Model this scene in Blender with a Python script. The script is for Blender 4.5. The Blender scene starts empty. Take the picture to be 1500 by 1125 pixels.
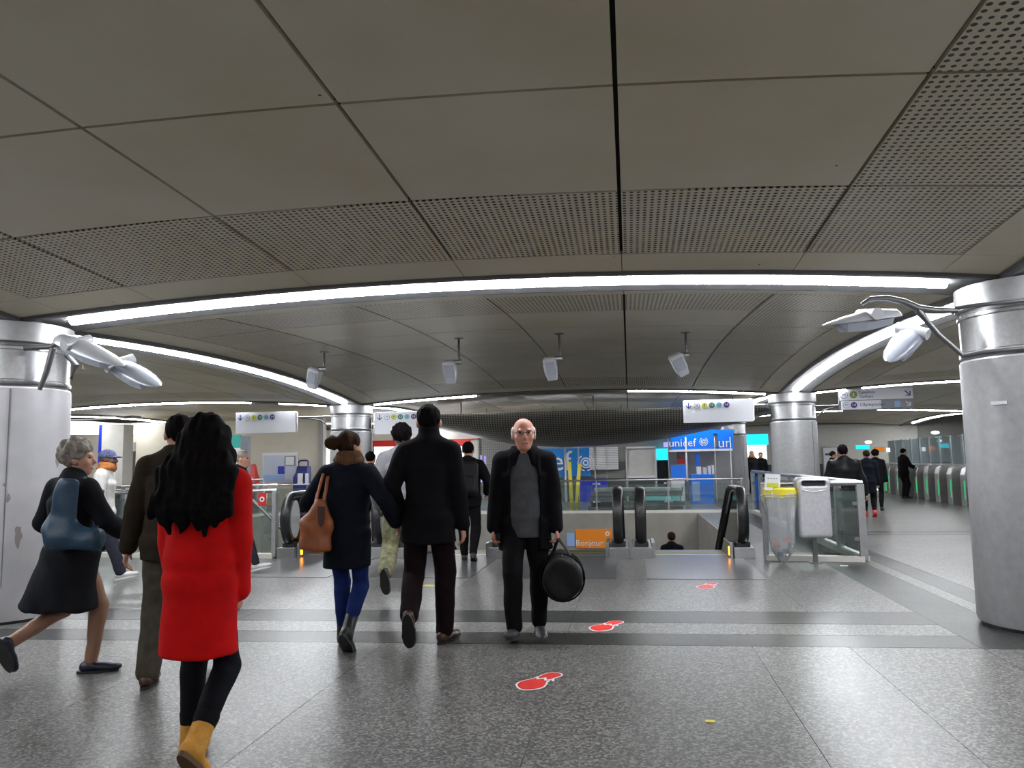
import bpy, bmesh, math, random
import numpy as np
from mathutils import Vector, Matrix
random.seed(7); np.random.seed(7)
scene = bpy.context.scene
COL = scene.collection
R_ = math.radians

# ---------------------------------------------------------------- camera, world, exposure
F_PX = 1130.0; CAM_H = 1.45
YAW = R_(8.5); PITCH = math.atan(112.0 / F_PX); ROLL = R_(1.0)
def _basis():
    f = np.array([-math.sin(YAW)*math.cos(PITCH), math.cos(YAW)*math.cos(PITCH), math.sin(PITCH)])
    r = np.array([math.cos(YAW), math.sin(YAW), 0.0]); u = np.cross(r, f)
    c, s = math.cos(ROLL), math.sin(ROLL)
    return c*r - s*u, s*r + c*u, f
RV, UV_, FV = _basis(); CV = np.array([0, 0, CAM_H])
cam_d = bpy.data.cameras.new('camera'); cam = bpy.data.objects.new('camera', cam_d); COL.objects.link(cam)
cam_d.sensor_fit = 'HORIZONTAL'; cam_d.sensor_width = 36.0; cam_d.lens = 36.0*F_PX/1500.0
cam_d.clip_start = 0.05; cam_d.clip_end = 200
m = Matrix(((RV[0], UV_[0], -FV[0], 0), (RV[1], UV_[1], -FV[1], 0), (RV[2], UV_[2], -FV[2], CAM_H), (0, 0, 0, 1)))
cam.matrix_world = m
scene.camera = cam
vs = scene.view_settings
vs.view_transform = 'Standard'; vs.look = 'None'; vs.gamma = 1.0; vs.use_curve_mapping = False
vs.exposure = -0.2
w = bpy.data.worlds.new('world'); scene.world = w; w.use_nodes = True
w.node_tree.nodes['Background'].inputs[0].default_value = (0.75, 0.8, 0.9, 1)
w.node_tree.nodes['Background'].inputs[1].default_value = 0.05
try:
    cy = scene.cycles
    cy.caustics_reflective = False; cy.caustics_refractive = False
    cy.max_bounces = 8; cy.diffuse_bounces = 4; cy.glossy_bounces = 4; cy.transparent_max_bounces = 16
    cy.sample_clamp_indirect = 6.0
except Exception: pass
STRIP = 82.0       # radiance of the light strips

# a pixel of the 1500x1125 photograph -> a point on a floor / wall / ceiling plane
def ray(px, py): return RV*(px-750)/F_PX + UV_*(562.5-py)/F_PX + FV
def atz(px, py, z=0.0):
    d = ray(px, py); return CV + d*((z-CAM_H)/d[2])
def aty(px, py, y):
    d = ray(px, py); return CV + d*(y/d[1])

# ---------------------------------------------------------------- object helpers
def tag(o, label=None, cat=None, group=None, kind=None):
    if label: o['label'] = label
    if cat: o['category'] = cat
    if group: o['group'] = group
    if kind: o['kind'] = kind
    return o
def empty(name, loc=(0, 0, 0), rz=0.0, label=None, cat=None, group=None, kind=None, parent=None):
    o = bpy.data.objects.new(name, None); COL.objects.link(o)
    o.location = loc; o.rotation_euler = (0, 0, rz); o.empty_display_size = 0.1
    if parent: o.parent = parent
    return tag(o, label, cat, group, kind)
def link_mesh(name, me, mat, parent=None, loc=None, rot=None):
    o = bpy.data.objects.new(name, me); COL.objects.link(o)
    if mat is not None and not me.materials: me.materials.append(mat)
    if parent: o.parent = parent
    if loc is not None: o.location = loc
    if rot is not None: o.rotation_euler = rot
    return o
def copy_tree(o, parent=None):
    c = o.copy(); COL.objects.link(c); c.parent = parent
    for ch in list(o.children): copy_tree(ch, c)
    return c
def smooth(me, angle=None):
    if len(me.polygons): me.polygons.foreach_set('use_smooth', np.ones(len(me.polygons), bool))
    if angle is not None:
        try: me.set_sharp_from_angle(angle=angle)
        except Exception: pass

class MB:
    "collects simple shapes and links them as one mesh"
    def __init__(s): s.v = []; s.f = []; s.sm = False
    def add(s, vs, fs):
        b = len(s.v); s.v += [tuple(map(float, p)) for p in vs]; s.f += [tuple(b+i for i in f) for f in fs]; return s
    def box(s, c, d, rz=0.0, M=None):
        x, y, z = d[0]/2, d[1]/2, d[2]/2
        P = [(-x,-y,-z),(x,-y,-z),(x,y,-z),(-x,y,-z),(-x,-y,z),(x,-y,z),(x,y,z),(-x,y,z)]
        if M is None:
            ca, sa = math.cos(rz), math.sin(rz)
            P = [(c[0]+p[0]*ca-p[1]*sa, c[1]+p[0]*sa+p[1]*ca, c[2]+p[2]) for p in P]
        else:
            P = [tuple(Vector(c)+M@Vector(p)) for p in P]
        return s.add(P, [(0,3,2,1),(4,5,6,7),(0,1,5,4),(1,2,6,5),(2,3,7,6),(3,0,4,7)])
    def bar(s, a, b, w, h, up=(0,0,1)):
        a, b = Vector(a), Vector(b); d = (b-a); L = d.length; d.normalize()
        u = Vector(up); sd = d.cross(u)
        if sd.length < 1e-4: sd = d.cross(Vector((1,0,0)))
        sd.normalize(); u = sd.cross(d)
        M = Matrix((sd, d, u)).transposed()
        return s.box((a+b)/2, (w, L, h), M=M)
    def tube(s, pts, r, n=10, cap=True, flat=None, up=(0,0,1)):
        pts = [Vector(p) for p in pts]; rs = r if isinstance(r, (list, tuple)) else [r]*len(pts)
        rings = []
        for i, p in enumerate(pts):
            t = (pts[min(i+1, len(pts)-1)] - pts[max(i-1, 0)]).normalized()
            u = Vector(up); sd = t.cross(u)
            if sd.length < 1e-3: sd = t.cross(Vector((1,0,0)))
            if sd.length < 1e-3: sd = t.cross(Vector((0,1,0)))
            sd.normalize(); u = sd.cross(t)
            fx, fz = flat if flat else (1, 1)
            rings.append([p + sd*(math.cos(2*math.pi*k/n)*rs[i]*fx) + u*(math.sin(2*math.pi*k/n)*rs[i]*fz) for k in range(n)])
        return s.loft(rings, cap)
    def loft(s, rings, cap=True, closed=True):
        n = len(rings[0]); b = len(s.v)
        for rg in rings: s.v += [tuple(map(float, p)) for p in rg]
        for i in range(len(rings)-1):
            for k in range(n if closed else n-1):
                s.f.append((b+i*n+k, b+i*n+(k+1)%n, b+(i+1)*n+(k+1)%n, b+(i+1)*n+k))
        if cap:
            s.f.append(tuple(b+k for k in reversed(range(n)))); s.f.append(tuple(b+(len(rings)-1)*n+k for k in range(n)))
        return s
    def lathe(s, prof, c=(0,0,0), n=32, cap=True):
        return s.loft([[(c[0]+r*math.cos(2*math.pi*k/n), c[1]+r*math.sin(2*math.pi*k/n), c[2]+z) for k in range(n)] for r, z in prof], cap)
    def prism(s, poly, axis, a, b):
        "extrude a 2D outline along an axis from a to b"
        def P(p, t):
            return {'x': (t, p[0], p[1]), 'y': (p[0], t, p[1]), 'z': (p[0], p[1], t)}[axis]
        return s.loft([[P(p, a) for p in poly], [P(p, b) for p in poly]], True)
    def build(s, name, mat, parent=None, loc=None, rot=None, sm=None, bevel=0.0, kind=None):
        me = bpy.data.meshes.new(name); me.from_pydata(s.v, [], s.f); me.validate()
        bm = bmesh.new(); bm.from_mesh(me); bmesh.ops.recalc_face_normals(bm, faces=bm.faces)
        if bevel:
            es = [e for e in bm.edges if len(e.link_faces) == 2 and e.calc_face_angle(0) > 0.6]
            bmesh.ops.bevel(bm, geom=es, offset=bevel, segments=2, affect='EDGES', profile=0.6)
        bm.to_mesh(me); bm.free()
        if sm is not None: smooth(me, sm)
        o = link_mesh(name, me, mat, parent, loc, rot)
        if kind: o['kind'] = kind
        return o

# ---------------------------------------------------------------- materials
def mat(name, col, rough=0.6, metal=0.0, var=0.0, scale=6.0, bump=0.0, bscale=60.0, spec=0.5, emit=None, estr=0.0, col2=None, sheen=0.0, detail=4.0, coat=0.0):
    m = bpy.data.materials.new(name); m.use_nodes = True; nt = m.node_tree; b = nt.nodes['Principled BSDF']
    b.inputs['Roughness'].default_value = rough; b.inputs['Metallic'].default_value = metal
    b.inputs['Specular IOR Level'].default_value = spec
    b.inputs['Base Color'].default_value = (*col, 1)
    if sheen: b.inputs['Sheen Weight'].default_value = sheen
    if coat: b.inputs['Coat Weight'].default_value = coat
    if emit: b.inputs['Emission Color'].default_value = (*emit, 1); b.inputs['Emission Strength'].default_value = estr
    tc = nt.nodes.new('ShaderNodeTexCoord')
    if var or col2:
        n = nt.nodes.new('ShaderNodeTexNoise'); n.inputs['Scale'].default_value = scale; n.inputs['Detail'].default_value = detail
        nt.links.new(tc.outputs['Object'], n.inputs['Vector'])
        r = nt.nodes.new('ShaderNodeValToRGB'); r.color_ramp.elements[0].position = 0.3; r.color_ramp.elements[1].position = 0.7
        a = col; c2 = col2 if col2 else tuple(min(1, c*(1+var)) for c in col)
        c1 = col if col2 else tuple(c*(1-var) for c in col)
        r.color_ramp.elements[0].color = (*c1, 1); r.color_ramp.elements[1].color = (*c2, 1)
        nt.links.new(n.outputs['Fac'], r.inputs['Fac']); nt.links.new(r.outputs['Color'], b.inputs['Base Color'])
    if bump:
        n2 = nt.nodes.new('ShaderNodeTexNoise'); n2.inputs['Scale'].default_value = bscale; n2.inputs['Detail'].default_value = 3
        nt.links.new(tc.outputs['Object'], n2.inputs['Vector'])
        bp = nt.nodes.new('ShaderNodeBump'); bp.inputs['Strength'].default_value = bump; bp.inputs['Distance'].default_value = 0.01
        nt.links.new(n2.outputs['Fac'], bp.inputs['Height']); nt.links.new(bp.outputs['Normal'], b.inputs['Normal'])
    return m
def emis(name, col, s):
    m = bpy.data.materials.new(name); m.use_nodes = True; nt = m.node_tree; nt.nodes.clear()
    o = nt.nodes.new('ShaderNodeOutputMaterial'); e = nt.nodes.new('ShaderNodeEmission')
    e.inputs[0].default_value = (*col, 1); e.inputs[1].default_value = s; nt.links.new(e.outputs[0], o.inputs[0]); return m
def glass(name, tint=(0.85, 0.92, 0.9), refl=0.10, rough=0.03, opac=0.0, ocol=(0.5, 0.5, 0.5)):
    m = bpy.data.materials.new(name); m.use_nodes = True; nt = m.node_tree; nt.nodes.clear(); L = nt.links
    o = nt.nodes.new('ShaderNodeOutputMaterial'); t = nt.nodes.new('ShaderNodeBsdfTransparent'); t.inputs[0].default_value = (*tint, 1)
    g = nt.nodes.new('ShaderNodeBsdfGlossy'); g.inputs['Roughness'].default_value = rough
    fr = nt.nodes.new('ShaderNodeFresnel'); fr.inputs['IOR'].default_value = 1.45
    mx = nt.nodes.new('ShaderNodeMixShader'); ad = nt.nodes.new('ShaderNodeMath'); ad.operation = 'ADD'; ad.inputs[1].default_value = refl*0.4; ad.use_clamp = True
    L.new(fr.outputs[0], ad.inputs[0]); L.new(ad.outputs[0], mx.inputs[0])
    if opac:
        df = nt.nodes.new('ShaderNodeBsdfDiffuse'); df.inputs[0].default_value = (*ocol, 1); m2 = nt.nodes.new('ShaderNodeMixShader'); m2.inputs[0].default_value = opac
        L.new(t.outputs[0], m2.inputs[1]); L.new(df.outputs[0], m2.inputs[2]); L.new(m2.outputs[0], mx.inputs[1])
    else: L.new(t.outputs[0], mx.inputs[1])
    L.new(g.outputs[0], mx.inputs[2]); L.new(mx.outputs[0], o.inputs[0]); return m

def floor_mat(name, c1, c2, c3, rough):
    m = bpy.data.materials.new(name); m.use_nodes = True; nt = m.node_tree; b = nt.nodes['Principled BSDF']; L = nt.links
    tc = nt.nodes.new('ShaderNodeTexCoord')
    v = nt.nodes.new('ShaderNodeTexVoronoi'); v.inputs['Scale'].default_value = 75; L.new(tc.outputs['Object'], v.inputs['Vector'])
    sp = nt.nodes.new('ShaderNodeSeparateColor'); L.new(v.outputs['Color'], sp.inputs[0])
    r = nt.nodes.new('ShaderNodeValToRGB'); r.color_ramp.interpolation = 'CONSTANT'
    e = r.color_ramp.elements; e[0].position = 0; e[0].color = (*c1, 1); e[1].position = 0.45; e[1].color = (*c2, 1)
    x = e.new(0.8); x.color = (*c3, 1); x = e.new(0.93); x.color = tuple(min(1, q*1.6) for q in c2)+(1,)
    L.new(sp.outputs[0], r.inputs[0])
    n = nt.nodes.new('ShaderNodeTexNoise'); n.inputs['Scale'].default_value = 0.9; n.inputs['Detail'].default_value = 6; L.new(tc.outputs['Object'], n.inputs['Vector'])
    mr = nt.nodes.new('ShaderNodeMapRange'); mr.inputs[1].default_value = 0.3; mr.inputs[2].default_value = 0.75; mr.inputs[3].default_value = 0.82; mr.inputs[4].default_value = 1.1
    L.new(n.outputs['Fac'], mr.inputs[0])
    mx = nt.nodes.new('ShaderNodeMix'); mx.data_type = 'RGBA'; mx.blend_type = 'MULTIPLY'; mx.inputs[0].default_value = 1
    L.new(r.outputs[0], mx.inputs[6]); L.new(mr.outputs[0], mx.inputs[7]); L.new(mx.outputs[2], b.inputs['Base Color'])
    mr2 = nt.nodes.new('ShaderNodeMapRange'); mr2.inputs[3].default_value = rough*0.8; mr2.inputs[4].default_value = rough*1.25; L.new(n.outputs['Fac'], mr2.inputs[0])
    L.new(mr2.outputs[0], b.inputs['Roughness']); b.inputs['Specular IOR Level'].default_value = 0.36
    bp = nt.nodes.new('ShaderNodeBump'); bp.inputs['Strength'].default_value = 0.05; bp.inputs['Distance'].default_value = 0.003
    L.new(sp.outputs[1], bp.inputs['Height']); L.new(bp.outputs[0], b.inputs['Normal'])
    return m
def ceil_mat(name, perf=False):
    m = bpy.data.materials.new(name); m.use_nodes = True; nt = m.node_tree; b = nt.nodes['Principled BSDF']; L = nt.links
    tc = nt.nodes.new('ShaderNodeTexCoord')
    n = nt.nodes.new('ShaderNodeTexNoise'); n.inputs['Scale'].default_value = 0.8; n.inputs['Detail'].default_value = 7; L.new(tc.outputs['Object'], n.inputs['Vector'])
    r = nt.nodes.new('ShaderNodeValToRGB'); e = r.color_ramp.elements
    e[0].position = 0.28; e[0].color = (0.72, 0.64, 0.46, 1); e[1].position = 0.72; e[1].color = (0.83, 0.785, 0.655, 1)
    L.new(n.outputs['Fac'], r.inputs[0])
    # a few small dark stains
    v = nt.nodes.new('ShaderNodeTexVoronoi'); v.inputs['Scale'].default_value = 2.2; L.new(tc.outputs['Object'], v.inputs['Vector'])
    lt = nt.nodes.new('ShaderNodeMath'); lt.operation = 'LESS_THAN'; lt.inputs[1].default_value = 0.022; L.new(v.outputs['Distance'], lt.inputs[0])
    mx = nt.nodes.new('ShaderNodeMix'); mx.data_type = 'RGBA'; L.new(lt.outputs[0], mx.inputs[0]); L.new(r.outputs[0], mx.inputs[6]); mx.inputs[7].default_value = (0.13, 0.11, 0.07, 1)
    out = mx.outputs[2]
    b.inputs['Roughness'].default_value = 0.42; b.inputs['Specular IOR Level'].default_value = 0.3
    if perf:
        sx = nt.nodes.new('ShaderNodeSeparateXYZ'); L.new(tc.outputs['Object'], sx.inputs[0])
        def tri(o):
            a = nt.nodes.new('ShaderNodeMath'); a.operation = 'MULTIPLY'; a.inputs[1].default_value = 1/0.047; L.new(o, a.inputs[0])
            f = nt.nodes.new('ShaderNodeMath'); f.operation = 'FRACT'; L.new(a.outputs[0], f.inputs[0])
            s = nt.nodes.new('ShaderNodeMath'); s.operation = 'SUBTRACT'; s.inputs[1].default_value = 0.5; L.new(f.outputs[0], s.inputs[0])
            q = nt.nodes.new('ShaderNodeMath'); q.operation = 'MULTIPLY'; L.new(s.outputs[0], q.inputs[0]); L.new(s.outputs[0], q.inputs[1]); return q.outputs[0]
        ad = nt.nodes.new('ShaderNodeMath'); ad.operation = 'ADD'; L.new(tri(sx.outputs[0]), ad.inputs[0]); L.new(tri(sx.outputs[1]), ad.inputs[1])
        n3 = nt.nodes.new('ShaderNodeTexNoise'); n3.inputs['Scale'].default_value = 9; L.new(tc.outputs['Object'], n3.inputs['Vector'])
        mr3 = nt.nodes.new('ShaderNodeMapRange'); mr3.inputs[3].default_value = 0.03; mr3.inputs[4].default_value = 0.12; L.new(n3.outputs['Fac'], mr3.inputs[0])
        l2 = nt.nodes.new('ShaderNodeMath'); l2.operation = 'LESS_THAN'; L.new(ad.outputs[0], l2.inputs[0]); L.new(mr3.outputs[0], l2.inputs[1])
        mx2 = nt.nodes.new('ShaderNodeMix'); mx2.data_type = 'RGBA'; L.new(l2.outputs[0], mx2.inputs[0]); L.new(out, mx2.inputs[6]); mx2.inputs[7].default_value = (0.045, 0.04, 0.03, 1)
        out = mx2.outputs[2]
    L.new(out, b.inputs['Base Color'])
    return m

M = {}
M['floor'] = floor_mat('terrazzo', (0.085, 0.083, 0.080), (0.163, 0.158, 0.150), (0.26, 0.25, 0.237), 0.30)
M['floor_dark'] = floor_mat('terrazzo_dark', (0.022, 0.022, 0.022), (0.036, 0.036, 0.035), (0.055, 0.055, 0.052), 0.30)
M['joint'] = mat('joint', (0.07, 0.07, 0.07), 0.8)
M['ceil'] = ceil_mat('ceiling_panel'); M['perf'] = ceil_mat('ceiling_perforated', True)
M['ceil_back'] = mat('ceiling_gap', (0.02, 0.02, 0.018), 0.9)
M['beam'] = mat('beam_grey', (0.12, 0.12, 0.125), 0.5, var=0.15)
M['tube'] = emis('light_tube', (0.93, 0.96, 1.0), STRIP)
M['tube_off'] = mat('tube_off', (0.3, 0.3, 0.3), 0.3)
M['alu'] = mat('column_aluminium', (0.36, 0.36, 0.365), 0.40, 0.4, var=0.08, scale=14)
M['steel'] = mat('brushed_steel', (0.55, 0.55, 0.56), 0.28, 1.0, var=0.08, scale=30)
M['steel_dark'] = mat('steel_dark', (0.22, 0.22, 0.225), 0.35, 0.9, var=0.1)
M['bracket'] = mat('bracket_grey', (0.18, 0.18, 0.185), 0.4, 0.7)
M['lamp_white'] = mat('lamp_shell', (0.58, 0.59, 0.63), 0.3, 0.1)
M['lamp_blue'] = mat('lamp_under', (0.42, 0.45, 0.52), 0.25, 0.1)
M['white'] = mat('white', (0.75, 0.75, 0.76), 0.35); M['offwhite'] = mat('offwhite', (0.6, 0.58, 0.53), 0.6, var=0.05)
M['sign'] = mat('sign_face', (0.72, 0.73, 0.78), 0.18, spec=0.6)
M['black'] = mat('black', (0.012, 0.012, 0.013), 0.5); M['rubber'] = mat('handrail_rubber', (0.012, 0.012, 0.013), 0.35)
M['navy'] = mat('navy_ink', (0.03, 0.04, 0.22), 0.4)
M['yellow'] = mat('yellow_plastic', (0.75, 0.62, 0.03), 0.4); M['ygreen'] = mat('line_yellow_green', (0.55, 0.58, 0.03), 0.4)
M['lgreen'] = mat('line_green', (0.01, 0.16, 0.11), 0.4); M['lcyan'] = mat('line_cyan', (0.2, 0.5, 0.6), 0.4)
M['lpurple'] = mat('line_purple', (0.07, 0.03, 0.2), 0.4); M['olive'] = mat('line_olive', (0.25, 0.28, 0.06), 0.4)
M['blue'] = mat('unicef_blue_glow', (0.0, 0.16, 0.75), 0.35, emit=(0.0, 0.2, 0.9), estr=0.12); M['blue_flat'] = mat('blue_board', (0.0, 0.2, 0.6), 0.4)  # kiosk blue has a weak glow put into it, boards and cloth alike
M['royal'] = mat('royal_blue', (0.01, 0.03, 0.45), 0.4); M['deepblue'] = mat('stand_blue', (0.01, 0.02, 0.16), 0.45)
M['orange'] = mat('poster_orange', (0.85, 0.25, 0.01), 0.5); M['red'] = mat('red_paint', (0.6, 0.02, 0.015), 0.4); M['red_st'] = mat('sticker_red', (0.72, 0.03, 0.02), 0.4)
M['conc'] = mat('concrete', (0.28, 0.265, 0.235), 0.75, var=0.12, scale=2.0, bump=0.1)
M['cream'] = mat('cream_wall', (0.60, 0.555, 0.45), 0.5, var=0.05, scale=1.5); M['wall'] = mat('grey_wall', (0.33, 0.32, 0.3), 0.7, var=0.1, scale=1.2)
M['wall_dk'] = mat('dark_wall', (0.06, 0.06, 0.065), 0.7)
M['glass'] = glass('clear_glass'); M['glass_g'] = glass('greenish_glass', (0.86, 0.92, 0.9), 0.1, opac=0.05, ocol=(0.5, 0.58, 0.55)); M['film'] = glass('plastic_film', (0.92, 0.94, 0.97), 0.3, 0.12, 0.3, (0.85, 0.87, 0.9))
M['glass_gate'] = glass('gate_glass', (0.7, 0.82, 0.86), 0.5, 0.02, 0.4, (0.5, 0.68, 0.74))  # pale blue diffuse share imitates lights reflected in the gate panes
M['amber'] = emis('amber_lamp', (1.0, 0.32, 0.01), 9.0); M['green_l'] = emis('green_lamp', (0.03, 0.8, 0.25), 0.9); M['red_l'] = emis('red_lamp', (1.0, 0.08, 0.04), 1.2)
M['cyan_l'] = emis('cyan_screen', (0.02, 0.75, 0.95), 1.6); M['white_l'] = emis('white_screen', (0.9, 0.97, 1.0), 2.2); M['shop_l'] = emis('shop_light', (0.95, 0.97, 1.0), 2.6)
M['blue_l'] = emis('blue_lit', (0.02, 0.18, 0.9), 0.9); M['violet_l'] = emis('violet_tube', (0.45, 0.4, 1.0), 1.3)
M['teal'] = mat('teal_panel', (0.0, 0.4, 0.33), 0.4); M['slate'] = mat('slate_post', (0.16, 0.18, 0.21), 0.5)
M['mesh_dk'] = mat('hull_mesh', (0.10, 0.095, 0.085), 0.45, 0.4)
M['poster'] = mat('poster_board', (0.55, 0.6, 0.72), 0.25); M['pale'] = mat('pale_blue', (0.3, 0.45, 0.75), 0.4)
M['skin'] = mat('skin', (0.52, 0.27, 0.19), 0.5, var=0.08, scale=25, spec=0.4); M['skin_red'] = mat('skin_ruddy', (0.56, 0.25, 0.18), 0.45, var=0.12, scale=22); M['skin_dk'] = mat('skin_dark', (0.11, 0.055, 0.035), 0.5, var=0.1, scale=20)
M['eye'] = mat('eye_dark', (0.03, 0.02, 0.02), 0.2); M['lip'] = mat('lip', (0.36, 0.12, 0.1), 0.5)
M['leaf'] = mat('leaf_green', (0.06, 0.14, 0.03), 0.5); M['flower'] = mat('flower_white', (0.8, 0.78, 0.7), 0.6); M['flower_y'] = mat('flower_yellow', (0.7, 0.4, 0.05), 0.6)
def fabric(name, c, var=0.18, scale=18, bump=0.25, bs=180, rough=0.9, sheen=0.15): return mat(name, c, rough, var=var, scale=scale, bump=bump, bscale=bs, spec=0.12, sheen=0.0)

def text(name, s, size, material, parent, loc, rot=(math.pi/2, 0, 0), align='CENTER', depth=0.002):
    cu = bpy.data.curves.new('t', 'FONT'); cu.body = s; cu.size = size; cu.align_x = align; cu.align_y = 'CENTER'; cu.extrude = depth; cu.resolution_u = 2
    t = bpy.data.objects.new('t', cu); COL.objects.link(t)
    dg = bpy.context.evaluated_depsgraph_get(); me = bpy.data.meshes.new_from_object(t.evaluated_get(dg))
    bpy.data.objects.remove(t); me.name = name; me.materials.clear()
    return link_mesh(name, me, material, parent, loc, rot)
def disc(name, r, depth, material, parent, loc, rot=(math.pi/2, 0, 0), n=20, ry=None):
    ry = ry or r
    return MB().loft([[(r*math.cos(2*math.pi*k/n), ry*math.sin(2*math.pi*k/n), z) for k in range(n)] for z in (-depth/2, depth/2)]).build(name, material, parent, loc, rot)
# ================================================================ STRUCTURE
PIT = (-10.5, 1.75, 11.62, 21.0)            # x0, x1, y0, y1 of the floor opening
def sk(x, y): return y + 0.035*(x+4.0) if y < 9 else y
floor_root = empty('floor', (0, 0, 0), kind='structure')
fb = MB()
X0, X1, Y0, Y1 = -27, 27, -16, 42
for a in ((X0, X1, Y0, PIT[2]), (X0, PIT[0], PIT[2], PIT[3]), (PIT[1], X1, PIT[2], PIT[3]), (X0, X1, PIT[3], Y1)):
    fb.box(((a[0]+a[1])/2, (a[2]+a[3])/2, -0.17), (a[1]-a[0], a[3]-a[2], 0.30))
fb.build('floor_bed', M['joint'], floor_root)
def slab(x0, x1, y0, y1, mt, g=0.0018, name='slab'):
    if x1-x0 < 0.02 or y1-y0 < 0.02: return
    P = [(x0+g, sk(x0+g, y0)+g), (x1-g, sk(x1-g, y0)+g), (x1-g, sk(x1-g, y1)-g), (x0+g, sk(x0+g, y1)-g)]
    MB().prism(P, 'z', -0.021, 0.0).build(name, M[mt], floor_root)
xs = [-27, -20.7, -14.96, -9.2, -6.32, -4.88, -3.44, -2.0, -0.56, 0.885, 1.6, 2.55]
for a, b in zip(xs[:-1], xs[1:]):
    for y0, y1 in ((-16, -8), (-8, -1.5), (-1.5, 6.12)): slab(a, b, y0, y1, 'floor')
bx = [-27, -14.96, -6.6, -3.7, -0.56, 2.55]
for a, b in zip(bx[:-1], bx[1:]):
    slab(a, b, 6.125, 6.52, 'floor_dark'); slab(a, b, 6.525, 6.95, 'floor'); slab(a, b, 6.955, 7.48, 'floor_dark')
for a, b in zip(xs[:-1], xs[1:]):
    slab(a, b, 7.485, 9.6, 'floor', 0.0015); slab(a, b, 9.6, PIT[2], 'floor', 0.0015)
for y0, y1 in ((-16, -5), (-5, 6.1), (6.1, 12), (12, 19), (19, 26), (26, 42)):
    if y1 > 6.2: slab(2.55, 3.07, y0, y1, 'floor_dark')
    else: slab(2.55, 3.07, y0, y1, 'floor')
    slab(3.07, 3.25, y0, y1, 'floor'); slab(3.25, 3.56, y0, y1, 'floor_dark' if y1 > 6.2 else 'floor')
    slab(3.56, 9, y0, y1 if y1 != 19 else 14.9, 'floor'); slab(9, 27, y0, y1, 'floor')
slab(3.56, 9, 14.9, 15.08, 'floor_dark'); slab(3.56, 9, 15.08, 15.4, 'floor'); slab(3.56, 9, 15.4, 15.58, 'floor_dark'); slab(3.56, 9, 15.58, 19, 'floor')
slab(1.75, 2.55, PIT[2], 21.0, 'floor')
for a, b in ((-27, -20), (-20, -15), (-15, -10.5)): slab(a, b, PIT[2], 21.0, 'floor')
for a, b in ((-27, -14), (-14, -7), (-7, -2), (-2, 2.55)): slab(a, b, 21.0, 31, 'floor'); slab(a, b, 31, 42, 'floor')
# escalator pit walls and lower floor
def wallbox(name, c, d, mt, parent=None):
    o = MB().box(c, d).build(name, M[mt], parent)
    if parent is None: o['kind'] = 'structure'
    return o
wallbox('wall_pit_far', ((PIT[0]+PIT[1])/2, PIT[3]-0.05, -2.04), (PIT[1]-PIT[0], 0.1, 4.07), 'conc')
wallbox('wall_pit_near', ((PIT[0]+PIT[1])/2, PIT[2]+0.02, -2.25), (PIT[1]-PIT[0], 0.03, 3.64), 'conc')
wallbox('wall_pit_left', (PIT[0]+0.05, (PIT[2]+PIT[3])/2, -2.04), (0.1, PIT[3]-PIT[2]-0.22, 4.07), 'conc')
wallbox('wall_pit_right', (PIT[1]-0.015, (PIT[2]+PIT[3])/2, -2.04), (0.03, PIT[3]-PIT[2]-0.22, 4.07), 'conc')
wallbox('floor_lower', ((PIT[0]+PIT[1])/2, (PIT[2]+PIT[3])/2, -4.12), (PIT[1]-PIT[0]+0.8, PIT[3]-PIT[2]+0.8, 0.1), 'floor')
# hall enclosure
wallbox('wall_rear', (0, -16.1, 1.9), (54, 0.2, 3.8), 'wall'); wallbox('wall_left', (-27.1, 13, 1.9), (0.2, 58.4, 3.8), 'wall')
wallbox('wall_right', (27.1, 13, 1.9), (0.2, 58.4, 3.8), 'wall'); wallbox('wall_far', (0, 42.1, 1.9), (54, 0.2, 3.8), 'wall')

# ---------------------------------------------------------------- vaulted ceiling
ZC = 2.86; AU = 0.23; AV = 0.25
class Bay:
    def __init__(s, c00, c10, c01, c11): s.c = c00, c10, c01, c11       # (x,y): near-left, near-right, far-left, far-right
    def xl(s, y): a, b = s.c[0], s.c[2]; return a[0]+(b[0]-a[0])*(y-a[1])/(b[1]-a[1])
    def xr(s, y): a, b = s.c[1], s.c[3]; return a[0]+(b[0]-a[0])*(y-a[1])/(b[1]-a[1])
    def yn(s, x): a, b = s.c[0], s.c[1]; return a[1]+(b[1]-a[1])*(x-a[0])/(b[0]-a[0])
    def yf(s, x): a, b = s.c[2], s.c[3]; return a[1]+(b[1]-a[1])*(x-a[0])/(b[0]-a[0])
    def z(s, x, y):
        u = 2*(x-s.xl(y))/(s.xr(y)-s.xl(y))-1; v = 2*(y-s.yn(x))/(s.yf(x)-s.yn(x))-1
        return ZC + AU*(1-u*u) + AV*(1-v*v)
ceil_root = empty('ceiling', (0, 0, 3.2), kind='structure')
ceil_root.location = (0, 0, 0)
PCOUNT = [0]
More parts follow.
